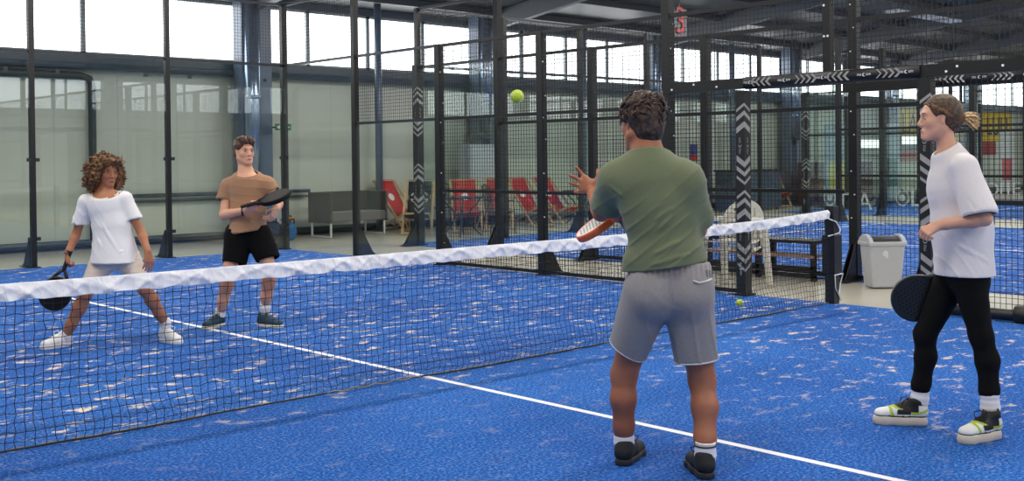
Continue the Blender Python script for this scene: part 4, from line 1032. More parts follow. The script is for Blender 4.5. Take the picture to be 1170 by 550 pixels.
def shoe(person, heel, toe, L=.28, W=.098, upper=None, sole=None, laces=None, pitch=0, thick=.03, chunky=False, ankle_h=.085):
    heel = V(*heel); d = V(*toe)-heel; d[2] = 0; F_ = nrm(d); Lf = np.cross(V(0, 0, 1), F_); ux = V(0, 0, 1)
    if pitch: F2 = nrm(F_*math.cos(pitch)-ux*math.sin(pitch)); ux = np.cross(F2, Lf); F_ = F2
    o = heel.copy(); p = lambda x, y, z: o + F_*x + Lf*y + ux*z
    pt = lambda t, y, z: p(t*L, y, z); h = .0045
    lo = np.minimum(p(-.05, -.08, -.02), p(L+.05, .08, .2))-.09; hi = np.maximum(p(-.05, -.08, -.02), p(L+.05, .08, .2))+.09
    A = np.array([F_, Lf, ux]); A_ = A
    f = Field(lo, hi, h)
    f.cone(pt(.145, 0, thick+.030), pt(.45, 0, thick+.022), .041, .042, k=.02)
    f.cone(pt(.45, 0, thick+.020), pt(.82, .0, thick+.012), .043, .040, k=.02, n=ux, sa=.95, sb=.75)
    f.cone(pt(.14, 0, thick+.03), pt(.19, 0, thick+ankle_h-.022), .040, .043, k=.02); f.cone(pt(.17, 0, thick+ankle_h-.02), pt(.62, 0, thick+.028), .030, .022, k=.025)
    f.clip(p(0, 0, thick*.6), -ux)
    f.cone(pt(.205, 0, thick+ankle_h+.06), pt(.205, 0, thick+.03), .036, .028, k=.004, op='s')
    up = sdf_obj('upper', f, upper, None)
    f = Field(lo, hi, h)
    f.cone(pt(.15, 0, thick*.5), pt(.45, .0, thick*.5), .043, .041, k=.02); f.cone(pt(.45, 0, thick*.5), pt(.80, 0, thick*.5), .041, .046, k=.03); f.cone(pt(.80, 0, thick*.5), pt(.86, 0, thick*.5), .045, .034, k=.02)
    if False:
        for t_ in (.10, .32, .54, .76): f.ell(pt(t_, 0, thick*.45), (.036, .047, thick*.55), A_, k=.02)
    f.clip(p(0, 0, thick+.002), ux); f.clip(p(0, 0, 0), -ux)
    sh = bpy.data.objects.new('shoe', None); C.objects.link(sh); sh.parent = person
    so = sdf_obj('sole', f, sole, None); 
    m = MB()
    for i in range(5):
        t_ = .36+.075*i; z = thick+.066-.030*(i/4.)+.006; m.tube([pt(t_-.015, .024, z-.012), pt(t_, .008, z+.004), pt(t_+.03, -.010, z+.002), pt(t_+.04, -.024, z-.014)], .0036, 6)
        m.tube([pt(t_-.015, -.024, z-.012), pt(t_, -.008, z+.005), pt(t_+.03, .010, z+.003), pt(t_+.04, .024, z-.014)], .0036, 6)
    z = thick+.078
    for s in (-1, 1): m.tube([pt(.35, 0, z), pt(.37, s*.02, z+.022), pt(.44, s*.045, z+.012), pt(.48, s*.03, z-.012), pt(.40, s*.005, z-.004)], .003, 6)
    la = m.build('laces', laces, None, smooth=True)
    for q in (up, so, la):
        q.parent = sh; 
        loc = person.location; q.data.transform(Matrix.Translation(-Vector(loc)))
    return sh, p
def sock(person, pts, rs, m, ribs=True):
    f = Field(np.min(pts, 0)-.12, np.max(pts, 0)+.12, .0045)
    rs = [rs[0], rs[1], .033]; f.chain(pts, rs, k=.02)
    a = V(*pts[0]); d = nrm(V(*pts[1])-a)
    f.disp(lambda P: (.0010*np.sin((P @ d.astype(np.float32))*(6.283/.030)+1.2*wob(P, 20, 5))).astype(np.float32)); f.clip(a, -d)
    return sdf_obj('sock', f, m, person, open_caps=True, solid=.003)
def locks(mb, paths, r0, r1, n=5):
    for p in paths:
        k = len(p); mb.tube(p, [r0+(r1-r0)*i/(k-1) for i in range(k)], n, cap=False)
def hair_mat(name, a, b, sc=120):
    m, nt, bs = new_mat(name); n = nt.nodes; l = nt.links
    tc = n.new('ShaderNodeTexCoord'); z = n.new('ShaderNodeTexNoise'); z.inputs['Scale'].default_value = sc; z.inputs['Detail'].default_value = 4; l.new(tc.outputs['Object'], z.inputs['Vector'])
    r = n.new('ShaderNodeValToRGB'); r.color_ramp.elements[0].position = .38; r.color_ramp.elements[1].position = .66
    r.color_ramp.elements[0].color = (*lin(a), 1); r.color_ramp.elements[1].color = (*lin(b), 1); l.new(z.outputs['Fac'], r.inputs[0]); l.new(r.outputs[0], bs.inputs['Base Color'])
    bs.inputs['Roughness'].default_value = .42; bs.inputs['Specular IOR Level'].default_value = .5
    bp = n.new('ShaderNodeBump'); bp.inputs['Strength'].default_value = .5; bp.inputs['Distance'].default_value = .006
    z2 = n.new('ShaderNodeTexNoise'); z2.inputs['Scale'].default_value = 220; l.new(tc.outputs['Object'], z2.inputs['Vector']); l.new(z2.outputs['Fac'], bp.inputs['Height']); l.new(bp.outputs[0], bs.inputs['Normal'])
    return m
M_whitesock = mat('white ribbed sock', (228, 226, 232), .9, vary=.04, bump=.2, bscale=300)
M_strap = mat('black wrist cord', (18, 18, 20), .6)
def person(base, label):
    b = V(*base); return thing('person', label, 'person', (b[0], b[1], 0))
def racket(label, c, axis, face, L_head=.27, W_head=.255, handle=.17, edge=None, fc=None, grip=None, holes=True, strap=None, th=.038, fc2=None, throat=.05):
    """c = middle of the head, axis = from handle to tip, face = direction one face looks"""
    X = nrm(axis); N = nrm(V(*face)-X*(V(*face) @ X)); Y = np.cross(N, X); c = V(*c)
    t = thing('padel_racket', label, 'racket', c)
    n = 40; out = []
    for i in range(n):
        a = 2*math.pi*i/n; x, y = math.cos(a), math.sin(a); rx = L_head/2*(1.0 if x > 0 else 1.12); ry = W_head/2*(1-.10*max(0, -x)**2)
        out.append((x*rx, y*ry))
    def loop(s, z): return [X*x*s+Y*y*s+N*z for x, y in out]
    # frame: rounded rim
    m = MB(); prof = [(.90, th*.40), (.955, th/2), (.99, th*.38), (1.0, th*.15), (1.0, -th*.15), (.99, -th*.38), (.955, -th/2), (.90, -th*.40)]
    vs = []; [vs.extend(loop(s, z)) for s, z in prof]
    m.add(vs, [(i*n+j, i*n+(j+1) % n, (i+1)*n+(j+1) % n, (i+1)*n+j) for i in range(len(prof)-1) for j in range(n)])
    # throat bridge down to the handle
    xb = -L_head/2*1.12
    for s in (-1, 1):
        m.tube([X*(xb+.03)+Y*s*W_head*.24, X*(xb-.01)+Y*s*.036, X*(xb-throat)+Y*s*.013], [th*.36, th*.38, .014], 10)
    m.build('frame', edge, t, smooth=True)
    for sg in (1, -1):
        m = MB(); z = sg*(th/2-.002)
        lp = loop(.955, z)
        hs = []
        if holes:
            for i in range(-5, 6):
                for j in range(-4, 5):
                    hx, hy = i*.020+(.010 if j % 2 else 0), j*.0195
                    if (hx/(L_head*.42))**2+(hy/(W_head*.41))**2 < .92 and hx > -.10: hs.append((hx, hy))
        vs = lp + [N*z]; nn = len(lp); m.add(vs, [(i, (i+1) % nn, nn) if sg > 0 else ((i+1) % nn, i, nn) for i in range(nn)])
        fo = m.build('face', (fc if sg > 0 or fc2 is None else fc2), t)
        hm = MB()
        for hx, hy in hs:
            k = 8; r_ = .0055; hm.add([X*(hx+r_*math.cos(6.283*q/k))+Y*(hy+r_*math.sin(6.283*q/k))+N*(z+sg*.0006) for q in range(k)], [tuple(range(k)) if sg > 0 else tuple(range(k-1, -1, -1))])
        if hs: hm.build('hole_pattern', M_holes, fo)
    h0 = xb-throat; m = MB(); m.tube([X*(h0+.01), X*(h0-handle)], [.0155, .016], 12)
    for i in range(9): m.tube([X*(h0-.008-.017*i), X*(h0-.013-.017*i)], .0168, 12)
    m.tube([X*(h0-handle), X*(h0-handle-.012)], .019, 12); m.build('grip', grip, t, smooth=False)
    if strap is not None:
        MB().tube([V(*q)-c for q in strap], .0045, 6).build('wrist_strap', M_strap, t, smooth=True)
    return t
M_holes = mat('drilled hole shadowed core', (8, 8, 9), .9, vary=0)
M_carbon = mat('black carbon', (14, 15, 17), .3, vary=.2, coat=.3); M_matt = mat('matt black racket face', (13, 14, 16), .62, vary=.2, spec=.25); M_grip = mat('black grip tape', (24, 24, 25), .7, bump=.3)

# ================= woman on the right, in white shirt and black leggings (photo right, nearest the door)
def right_woman():
    D = 5.75; g = PX(1088, 487, D); t = person((g[0], g[1]), 'woman with blond ponytail, oversized white T-shirt and black leggings, walking left with a racket')
    q = lambda u, v, df=0: PX(u, v, D+df)
    col = Col((222, 168, 142)); col.rgb = (222, 168, 142)
    # joints
    neck = q(1082, 177); hc = q(1073, 135, -.0); face = toward(-84, -2); up = nrm(V(0, 0, 1)+toward(-90)*.08)
    shL = q(1101, 192, -.16); shR = q(1091, 194, .17); el = q(1125, 250, -.24); wr = q(1073, 257.5, -.16)
    elR = q(1104, 255, .26); wrR = q(1090, 306, .16)
    hipF = q(1090, 315, .085); kF = q(1057, 382, .12); aF = q(1049, 461, .14)
    hipN = q(1106, 315, -.06); kN = q(1121, 384, -.10); aN = q(1132, 470, -.12)
    fwd = toward(-90)
    lo = q(1030, 500, 0)-V(.75, .75, .05); 
    bl = np.array([q(990, 500), q(1145, 500), q(1070, 100), hipF, elR, el, aN, aF]); lo = bl.min(0)-.22; hi = bl.max(0)+.22
    f = Field(lo, hi, .0045)
    P_, A = head(f, col, hc, face, up, S=.97, fem=True, jaw=.85)
    f.cone(P_(-.020, 0, -.06), neck+RH*.005, .046, .048, k=.025); f.cone(neck+RH*.01, neck-V(0, 0, .07)+RH*.02, .05, .055, k=.03)
    f.cone(shL, shR, .038, k=.03); f.cone(q(1096, 207), q(1098, 255), .115, .10, k=.05, n=RH, sa=.8); f.cone(q(1098, 255), q(1100, 305), .10, .095, k=.05, n=RH, sa=.8)
    arm(f, shL, el, wr, .042, .036, .037, .025); arm(f, shR, elR, wrR, .042, .036, .036, .025)
    leg(f, hipF, kF, aF, .074, .046, .047, .033, -fwd*.9); leg(f, hipN, kN, aN, .074, .046, .049, .033, -fwd)
    # near fist, knuckles forward and down
    X = nrm(q(1050, 268, -.16)-q(1073, 257.5, -.16)); hand(f, wr, X, nrm(V(0, 0, -1)*.7-RH*.1+FH*.5), 1, r=.93, curl=(1.15, 1.25, .8), spread=.02, thumb=(.75, .25, .6), tcurl=.3)
    Xr = nrm(wrR-elR+V(0, 0, -.1)-RH*.2); hand(f, wrR, Xr, FH*-1, 1, r=.93, curl=(1.0, 1.2, .8), thumb=(.8, .3, .5))
    f.cone(aF, q(1052, 480, .14), .032, .028, k=.01); f.cone(aN, q(1132, 486, -.12), .032, .028, k=.01)
    sdf_obj('body', f, M_skin, t, colf=col)
    # leggings
    f = Field(np.array([hipF, aF, aN, kN, hipN, kF]).min(0)-.2, np.array([hipF, hipN]).max(0)+.25+V(0, 0, 0), .0055)
    f = Field(bl.min(0)-.1, bl.max(0)+.1, .006)
    leg(f, hipF, kF, aF, .090, .057, .054, .037, -fwd*.9); leg(f, hipN, kN, aN, .090, .057, .056, .037, -fwd)
    f.cut_plane(q(1052.5, 447, .14), aF-kF, .2); f.cut_plane(q(1130.5, 452, -.12), aN-kN, .2)
    f.cone(q(1094, 312, .05), q(1106, 312, -.05), .085, k=.05); f.ell(q(1111, 320, 0), (.08, .11, .09), np.array([RH, FH, V(0, 0, 1)]), k=.04)
    f.disp(lambda P: (.0018*wob(P, 60, 4)).astype(np.float32))
    dF = nrm(q(1052, 444, .14)-kF); dN = nrm(q(1131, 454, -.12)-kN)
    f.F = f.F
    sl, PP = f.sub(f.lo, f.lo+f.h*f.n); top = (PP[..., 2]-(q(1095, 307.5)[2]))
    f.F = np.maximum(f.F, top.astype(np.float32)); 
    sdf_obj('leggings', f, mat('black leggings', (8, 8, 9), .85, vary=.25, scale=30, bump=.1, spec=.2), t, open_caps=True, solid=.002)
    # oversized T-shirt
    f = Field(bl.min(0)-.15, bl.max(0)+.15, .0055)
    hemz = q(1100, 314)[2]
    T = lambda u, v, df=0: q(u, v, df)
    f.cone(T(1088, 186), T(1091, 215), .092, .128, k=.05, n=RH, sa=1.0, sb=.95)
    f.cone(T(1090, 215), T(1099, 262), .135, .150, k=.06, n=RH, sa=.93, sb=.93); f.cone(T(1099, 262), T(1103, 330), .152, .174, k=.06, n=RH, sa=.93, sb=.86)
    f.cone(shL+V(0, 0, .004), shR+V(0, 0, .004), .058, k=.05); f.cone(q(1083, 180), q(1088, 196), .066, .095, k=.05)
    # sleeves: wide, ending over the elbow
    dn = nrm(el-shL); se = q(1119, 243, -.235); f.cone(shL, se, .070, .088, k=.04, clip=[(q(1117, 246.5, -.23), q(1118, 262, -.235)-q(1113, 236, -.2)+RH*.0)])
    f.cone(shR, elR, .070, .080, k=.04, clip=[(elR-nrm(elR-shR)*.03, nrm(elR-shR))])
    d1 = nrm(V(0, 0, -1)-RH*.4)
    segs = [(q(1104, 195, -.2), q(1126, 232, -.3), .014, .007), (q(1096, 205, -.2), q(1114, 240, -.3), .012, -.008), (q(1089, 200, -.15), q(1104, 236, -.22), .016, .009),
            (q(1076, 270, -.15), q(1130, 300, -.15), .016, .006), (q(1110, 262, -.2), q(1118, 310, -.2), .014, .008), (q(1100, 262, -.2), q(1098, 312, -.2), .016, -.006),
            (q(1068, 230, -.1), q(1094, 246, -.2), .012, .006), (q(1128, 262, -.1), q(1133, 310, -.1), .014, .008), (q(1078, 200, -.12), q(1074, 300, -.12), .014, .006),
            (q(1118, 205, -.15), q(1131, 238, -.2), .012, .007), (q(1092, 190, -.1), q(1112, 196, -.2), .010, -.005)]
    segs = [(a, b, w_, 1.7*A_) for a, b, w_, A_ in segs]
    f.disp(lambda P: folds(P, segs)+drape(P, nrm(RH*.8+V(0, 0, .45)), .06, .007, 11))
    f.clip((0, 0, hemz), (0, 0, -1)); 
    nk = q(1080.5, 170.5, 0); f.cone(nk-V(0, 0, .05)+RH*.01, nk+V(0, 0, .03), .070, .064, k=.03); f.cut_plane(nk, V(0, 0, 1)-RH*.55, .15)
    m_ = M_cloth('white cotton with warm tone', (232, 226, 228)); ts = sdf_obj('t_shirt', f, m_, t, open_caps=True, solid=.0035)
    rim(ts, t, nk, V(0, 0, 1)-RH*.55, .13, .0065, m_, 'collar'); rim(ts, t, q(1117, 246, -.23), el-shL, .13, .005, m_)
    # hair: combed back to a low tail with a braid along the hairline
    hm = hair_mat('dark blond hair', (50, 33, 22), (104, 74, 48), 60)
    f = Field(np.minimum(hc, hc)-.24, hc+.24, .0045)
    f.ell(P_(-.020, 0, .036), V(.099, .083, .094), A, k=.01); f.ell(P_(-.055, 0, -.010), V(.062, .066, .072), A, k=.03)
    f.cone(P_(-.085, 0, -.02), P_(-.118, 0, -.008), .03, .02, k=.02)
    # leave the face, the ears and the neck free
    f.ell(P_(.085, 0, -.052), V(.075, .105, .105), A, k=.006, op='s'); f.ell(P_(.10, 0, .018), V(.058, .085, .062), A, k=.008, op='s')
    for s in (-1, 1): f.ell(P_(.012, s*.080, -.022), V(.030, .03, .038), A, k=.006, op='s')
    f.cone(P_(.0, 0, -.06), P_(-.03, 0, -.16), .058, .06, k=.01, op='s')
    Bk = A[0].astype(np.float32)
    f.disp(lambda P: (.0006*np.sin(((P-hc) @ A[2].astype(np.float32))*330+1.5*wob(P, 12, 5))).astype(np.float32))
    ho = sdf_obj('hair', f, hm, t)
    m = MB(); rs = np.random.RandomState(4)
    for i in range(95):       # loose tail bundle
        a = rs.rand()*6.28; rr = .018*rs.rand()**.5; o = P_(-.112, rr*math.cos(a), rr*math.sin(a)-.005)
        dz = rs.uniform(-.9, .8); pth = [o]; d = nrm(-A[0]+A[2]*dz*.6+A[1]*rs.uniform(-.4, .4)); Ls = rs.uniform(.06, .105)
        for k in range(5): o = o+d*Ls/5; d = nrm(d-A[2]*(.16+.1*rs.rand())+A[1]*rs.uniform(-.05, .05)); pth.append(o)
        m.tube(pth, [.0055, .006, .0055, .0045, .003, .0012], 5, cap=False)
    m.tube([P_(-.112, .018*math.cos(a), .018*math.sin(a)-.005) for a in np.linspace(0, 6.28, 14)], .008, 6)
    m.build('ponytail', hair_mat('light blond tail', (168, 128, 82), (240, 208, 158), 110), ho, smooth=True, world=True)
    for s in (-1, 1):
        m = MB(); base = [P_(.060, s*.052, .080), P_(.042, s*.066, .062), P_(.020, s*.080, .046), P_(-.006, s*.086, .034), P_(-.030, s*.084, .016), P_(-.055, s*.074, .004), P_(-.080, s*.052, -.006), P_(-.100, s*.024, -.010)]
        B_ = [V(*b) for b in base]
        def cr(tt):
            x = tt*(len(B_)-1); i = min(int(x), len(B_)-2); return B_[i]*(1-(x-i))+B_[i+1]*(x-i)
        for ph in (0, 2.09, 4.19):
            m.tube([cr(k/60)+A[2]*.0065*math.sin(k*.55+ph)+A[1]*s*.004*math.sin(2*(k*.55+ph))-A[1]*s*.003 for k in range(61)], .0052, 6)
        m.build('braid', hair_mat('braid blond', (84, 58, 38), (160, 122, 80), 90) if s == -1 else bpy.data.materials['braid blond'], ho, smooth=True, world=True)
    # socks
    sock(t, [q(1053.5, 432, .14), q(1051, 456, .14), q(1049.5, 476, .14)], [.046, .043, .044], M_whitesock); sock(t, [q(1130.5, 444, -.12), q(1131.5, 466, -.12), q(1133, 484, -.12)], [.047, .044, .044], M_whitesock)
    # chunky trainers
    mu = mat('trainer upper black white lime', (30, 30, 32), .6); 
    # mixed colour upper: panels by an object-space pattern
    M_shoe = vcol_mat('trainer panels', .55, spec=.4)
    for (hu, hv, hd, tu, tv, td, hid) in ((1060, 486, .14, 1001, 484, .17, 0), (1141, 500, -.12, 1098, 508, -.24, 1)):
        H = GX(hu, hv); Tt = GX(tu, tv); dd = nrm(Tt-H); ms = M_shoe
        sh, p = shoe(t, H, H+dd, .285, .1, ms, mat('chunky cream sole', (204, 194, 180), .6, bump=.2), mat('black laces', (20, 20, 22), .7), thick=.045, chunky=True, ankle_h=.1)
        up = [c for c in sh.children if c.name.startswith('upper')][0]
        me = up.data; n = len(me.vertices); co = np.zeros(n*3, np.float32); me.vertices.foreach_get('co', co); co = co.reshape(-1, 3)+np.array(t.location)
        x = (co-H) @ dd; z = co[:, 2]; base = np.tile(np.array(lin((22, 22, 24))), (n, 1))
        wv = (z < .082-.02*np.sin(x*22)) | (x > .235) | ((x < .05) & (z > .06) & (z < .11)); base[wv] = lin((226, 226, 224))
        lime = (np.abs(z-(.088-.02*np.sin(x*22))) < .006) | ((np.abs(x-.19-.3*(z-.08)) < .008)); base[lime] = lin((168, 190, 50))
        blk = (z > .062) & (z < .086) & (x > .09) & (x < .16); base[blk] = lin((20, 20, 22))
        ln = (z < .054); base[ln] = lin((20, 20, 22))
        ca = me.color_attributes.new('Col', 'FLOAT_COLOR', 'POINT'); c4 = np.ones((n, 4), np.float32); c4[:, :3] = base; ca.data.foreach_set('color', c4.ravel())
    # racket in the far hand, hanging behind the thigh
    cR = q(1046, 341, .17); hd = wrR+Xr*.07
    racket('black perforated padel racket hanging from the hand of the ponytailed woman, behind her thigh', cR, nrm(cR-hd), -FH-RH*.15, L_head=.26, W_head=.25, edge=M_carbon, fc=M_carbon, grip=M_grip, holes=True, throat=.05, handle=.12)
    return t
right_woman()

# ================= man in green, seen from behind, closest to us
def green_man():
    D = 5.08; g = PX(757, 540, D); t = person((g[0], g[1]), 'man in olive green T-shirt and grey shorts seen from behind, left hand raised')
    q = lambda u, v, df=0: PX(u, v, D+df)
    sk = (176, 114, 86); col = Col(sk); col.rgb = sk
    hc = q(733, 141, .03); face = toward(-30, -6); up = nrm(V(0, 0, 1)+RH*.02+FH*.05)
    neck = q(740, 177, .0); shL = q(704, 205, .05); shR = q(783, 205, -.02)
    elL = q(687, 243, .22); wrL = q(678, 221, .42)
    elR = q(797, 262, .16); wrR = q(722, 256, .24)
    hipL = q(742, 330, .02); hipR = q(788, 332, -.03); waist = q(765, 290, 0)
    aL = q(713, 510, .13); aR = q(806, 527, -.10)
    kL = q(713, 428, .13); kR = q(802, 434, .02)
    bl = np.array([q(640, 180), q(830, 550), q(700, 95), wrL, elR, wrR, aL, aR]); 
    f = Field(bl.min(0)-.18, bl.max(0)+.18, .0048)
    P_, A = head(f, col, hc, face, up, S=1.05, jaw=1.1)
    f.cone(P_(-.03, 0, -.05), neck, .060, .062, k=.03); f.cone(neck, neck-V(0, 0, .07)+FH*0, .065, .10, k=.05)
    f.cone(shL, shR, .062, k=.05); f.cone(q(744, 215), q(760, 275), .15, .13, k=.06, n=FH, sa=.72, sb=.75); f.cone(q(760, 275), q(766, 325), .13, .145, k=.06, n=FH, sa=.75)
    arm(f, shL, elL, wrL, .052, .042, .043, .030); arm(f, shR, elR, wrR, .052, .043, .045, .031)
    back = -FH
    leg(f, hipL, kL, aL, .095, .061, .058, .036, back-RH*.3); leg(f, hipR, kR, aR, .095, .061, .058, .036, back+RH*.35)
    f.cone(aL, q(713, 528, .13), .038, .034, k=.01); f.cone(aR, q(806, 545, -.10), .038, .034, k=.01)
    # raised open left hand, fingers spread to the left
    w = wrL
    fin = [((668, 203), (663, 197), (658.5, 191.5), .0095), ((665, 207.5), (658.5, 204), (651, 200.5), .0095), ((664, 213), (658, 211.5), (651.5, 209.5), .0092), ((665, 218), (661.5, 219), (657, 219.5), .0085)]
    qh = lambda u, v, d=0: q(u, v, .44+d)
    for i, (a, b, c_, r_) in enumerate(fin):
        A0 = qh(*a, .01); f.cone(w+V(0, 0, .01), A0, .016, .0125, k=.014); f.cone(qh(677, 210), A0, .016, .0125, k=.014)
        B0 = qh(*b, .02); Cc = qh(*c_, .0); f.cone(A0, B0, .0105, .0095, k=.003); f.cone(B0, Cc, .0095, .0078, k=.003)
    T0 = qh(681, 213); T1 = qh(683, 204, -.01); T2 = qh(683.5, 199, -.01); T3 = qh(683, 194.5, .0)
    f.cone(qh(677, 215), T1, .018, .013, k=.015); f.cone(T1, T2, .0115, .0105, k=.004); f.cone(T2, T3, .0105, .0085, k=.004)
    # right hand holding the handle in front of the body
    Xr = nrm(q(708, 250, .27)-wrR); hand(f, wrR, Xr, nrm(FH*.5+V(0, 0, .7)), -1, r=1.0, curl=(1.0, 1.3, .9), spread=.03, thumb=(.7, .4, .6), tcurl=.3)
    # tanned calves
    for a in (kL, kR): col.add(a-V(0, 0, .2), (.16, .16, .36), (136, 82, 60), .8)
    sdf_obj('body', f, M_skin, t, colf=col)
    # T-shirt
    f = Field(bl.min(0)-.1, bl.max(0)+.12, .0052)
    shoulders(f, q(741, 189), shL+V(0, 0, -.008), shR+V(0, 0, -.012), .066, .074, .04, .05); f.cone(q(742, 188), q(744, 205), .085, .12, k=.05, n=FH, sa=.8)
    f.cone(q(741, 212), q(753, 240), .165, .158, k=.07, n=FH, sa=.72, sb=.76); f.ell(q(780, 215, -.02), (.085, .09, .10), np.array([RH, FH, V(0, 0, 1)]), k=.05)
    f.cone(q(753, 240), q(763, 300), .158, .168, k=.06, n=FH, sa=.78, sb=.80); f.cone(q(763, 300), q(766, 330), .172, .184, k=.05, n=FH, sa=.80)
    f.cone(q(724, 300), q(719, 318), .05, .035, k=.05)
    f.cone(shL, q(694, 236, .17), .082, .085, k=.045, clip=[(q(693, 240, .16), nrm(elL-shL)*.9-V(0, 0, .35))])
    f.cone(shR, q(797, 255, .10), .080, .084, k=.05, clip=[(q(797, 252, .1), nrm(elR-shR))])
    S = lambda *a: [(q(a[i][0], a[i][1], -.14), q(a[i][2], a[i][3], -.14), a[i][4], a[i][5]) for i in range(len(a))]
    segs = S((798, 216, 735, 262, .014, .014), (790, 226, 728, 288, .016, .013), (797, 238, 742, 292, .014, .012), (801, 262, 730, 300, .016, .013), (803, 285, 738, 306, .014, .012),
             (716, 200, 760, 190, .016, .008), (722, 228, 775, 206, .013, .009), (725, 243, 780, 222, .012, -.008), (728, 252, 722, 305, .016, .010), (737, 270, 726, 312, .010, -.010),
             (745, 286, 757, 276, .010, .010), (800, 275, 770, 300, .012, -.010), (792, 200, 770, 240, .016, .008), (708, 205, 735, 215, .014, .008), (705, 220, 728, 226, .012, -.007), (764, 240, 740, 275, .012, -.009))
    segs += [(q(682, 215, .1), q(708, 236, 0), .010, -.008), (q(690, 205, .0), q(712, 226, -.08), .012, .008)]
    f.disp(lambda P: folds(P, segs)+drape(P, nrm(-RH*.62+V(0, 0, .78)), .07, .006, 23))
    nrmh = nrm(V(0, 0, -1)+RH*.14); f.clip(q(765, 306, -.1), nrmh)
    f.cone(neck-V(0, 0, .05), neck+V(0, 0, .05), .078, .072, k=.03); f.cut_plane(q(741, 173.5, 0), V(0, 0, 1)+FH*.3, .16)
    m_ = M_cloth('olive green jersey', (110, 118, 90)); ts = sdf_obj('t_shirt', f, m_, t, open_caps=True, solid=.0035)
    rim(ts, t, q(741, 173.5, 0), V(0, 0, 1)+FH*.3, .13, .006, m_, 'collar'); rim(ts, t, q(693, 240, .16), elL-shL, .13, .004, m_)
    # shorts
    f = Field(bl.min(0)-.1, bl.max(0)+.12, .0055)
    f.cone(q(748, 318, .0), q(784, 316, -.02), .122, k=.05, n=FH, sa=.95); f.ell(q(748, 340, -.05), (.105, .10, .11), np.array([RH, FH, V(0, 0, 1)]), k=.05); f.ell(q(789, 340, -.07), (.10, .10, .11), np.array([RH, FH, V(0, 0, 1)]), k=.05)
    f.cone(q(741, 336, 0), q(716, 404, .10), .122, .094, k=.035, clip=[(q(716, 398, .1), nrm(q(714, 404, .1)-q(735, 336, 0))+RH*-.28)])
    f.cone(q(786, 336, -.02), q(797, 424, .0), .116, .097, k=.035, clip=[(q(797, 412, 0), nrm(q(797, 420, 0)-q(788, 336, 0)))])
    segs = S((765, 310, 766, 350, .012, -.012), (790, 350, 786, 405, .012, .006), (737, 345, 722, 395, .014, .006), (765, 372, 775, 395, .010, .006), (740, 330, 762, 352, .014, .005), (770, 350, 800, 352, .012, -.004),
             (715, 340, 708, 380, .012, .006), (775, 375, 800, 385, .012, .005))
    f.disp(lambda P: folds(P, segs)+drape(P, nrm(RH*.9+V(0, 0, .3)), .09, .007, 31)+(.003*np.sin((P @ RH.astype(np.float32))*260)*np.clip((P[:, 2]-q(765, 318)[2])/.05, 0, 1)).astype(np.float32))
    f.clip(q(765, 299), V(0, 0, 1))
    sh = sdf_obj('shorts', f, M_cloth('grey marl fleece', (146, 142, 144), .35, 900, .16), t, open_caps=True, solid=.004)
    def hemline(pts, r, m, nm):
        MB().tube(pts, r, 6).build(nm, m, sh, smooth=True, world=True)
    M_trim = mat('off white piping', (214, 212, 210), .8)
    # follow the leg openings: rings fitted to the cloth edge
    me = sh.data; n = len(me.vertices); co = np.zeros(n*3, np.float32); me.vertices.foreach_get('co', co); co = co.reshape(-1, 3)+np.array(t.location)
    for pt, nn in ((q(716, 398, .1), nrm(nrm(q(714, 404, .1)-q(735, 336, 0))+RH*-.28)), (q(797, 412, 0), nrm(q(797, 420, 0)-q(788, 336, 0)))):
        d = (co-pt) @ nn; m_ = (np.abs(d) < .006) & (np.linalg.norm(co-pt, axis=1) < .17); e = co[m_]
        if len(e) < 10: continue
        cc = e.mean(0); a1 = nrm(np.cross(nn, FH)); a2 = np.cross(nn, a1); an = np.arctan2((e-cc) @ a2, (e-cc) @ a1); rr = np.linalg.norm(e-cc, axis=1); pts = []
        for k in range(37):
            th_ = -math.pi+2*math.pi*k/36; w_ = np.exp(-((np.angle(np.exp(1j*(an-th_))))/.12)**2); R_ = (rr*w_).sum()/(w_.sum()+1e-9)
            pts.append(cc+(a1*math.cos(th_)+a2*math.sin(th_))*(R_+.001))
        hemline(pts, .0045, M_trim, 'hem_piping')
    def onback(u, v):     # a point on the cloth as seen from behind
        r_ = q(u, v)-CAM; r_ = r_/np.linalg.norm(r_); w_ = co-CAM; dd = w_ @ r_; off = np.linalg.norm(w_-dd[:, None]*r_, axis=1); m_ = off < .012
        return CAM + r_*(dd[m_].min() if m_.any() else np.linalg.norm(q(u, v, -.12)-CAM)) - r_*.003
    hemline([onback(u, v) for u, v in ((792, 321), (799, 323.5), (806, 322), (813, 319))], .0042, M_trim, 'pocket_piping')
    for u in (807.5, 810.5, 813): hemline([onback(u, 309), onback(u+.8, 317)], .0016, M_strap, 'pocket_stitch')
    # socks and shoes
    sock(t, [q(713, 489, .13), q(713, 504, .13), q(714, 524, .13)], [.046, .045, .046], M_whitesock); sock(t, [q(806, 505, -.10), q(806, 520, -.10), q(806, 541, -.10)], [.046, .045, .046], M_whitesock)
    for c_ in (q(713, 491, .13), q(806, 509, -.10)):
        MB().tube([c_+RH*.048*math.cos(a)+FH*.048*math.sin(a) for a in np.linspace(0, 6.283, 25)], .0035, 6).build('sock_stripe', M_blk, t, smooth=True, world=True)
    mb_ = mat('black trainer mesh', (20, 21, 23), .7, bump=.3); ms_ = mat('black rubber sole', (34, 34, 36), .6); ml_ = mat('dark laces', (28, 28, 30), .8)
    H = V(aL[0], aL[1], 0)-FH*.06-RH*.022; shoe(t, H, H+nrm(FH*.9+RH*.42), .29, .1, mb_, ms_, ml_, thick=.028)
    H = V(aR[0], aR[1], 0)-FH*.066; shoe(t, H, H+nrm(FH*.97-RH*.1), .29, .1, mb_, ms_, ml_, thick=.028)
    # wavy brown hair, tousled
    hm = hair_mat('wavy brown hair', (22, 15, 12), (84, 58, 42), 60)
    f = Field(hc-.26, hc+.26, .0048)
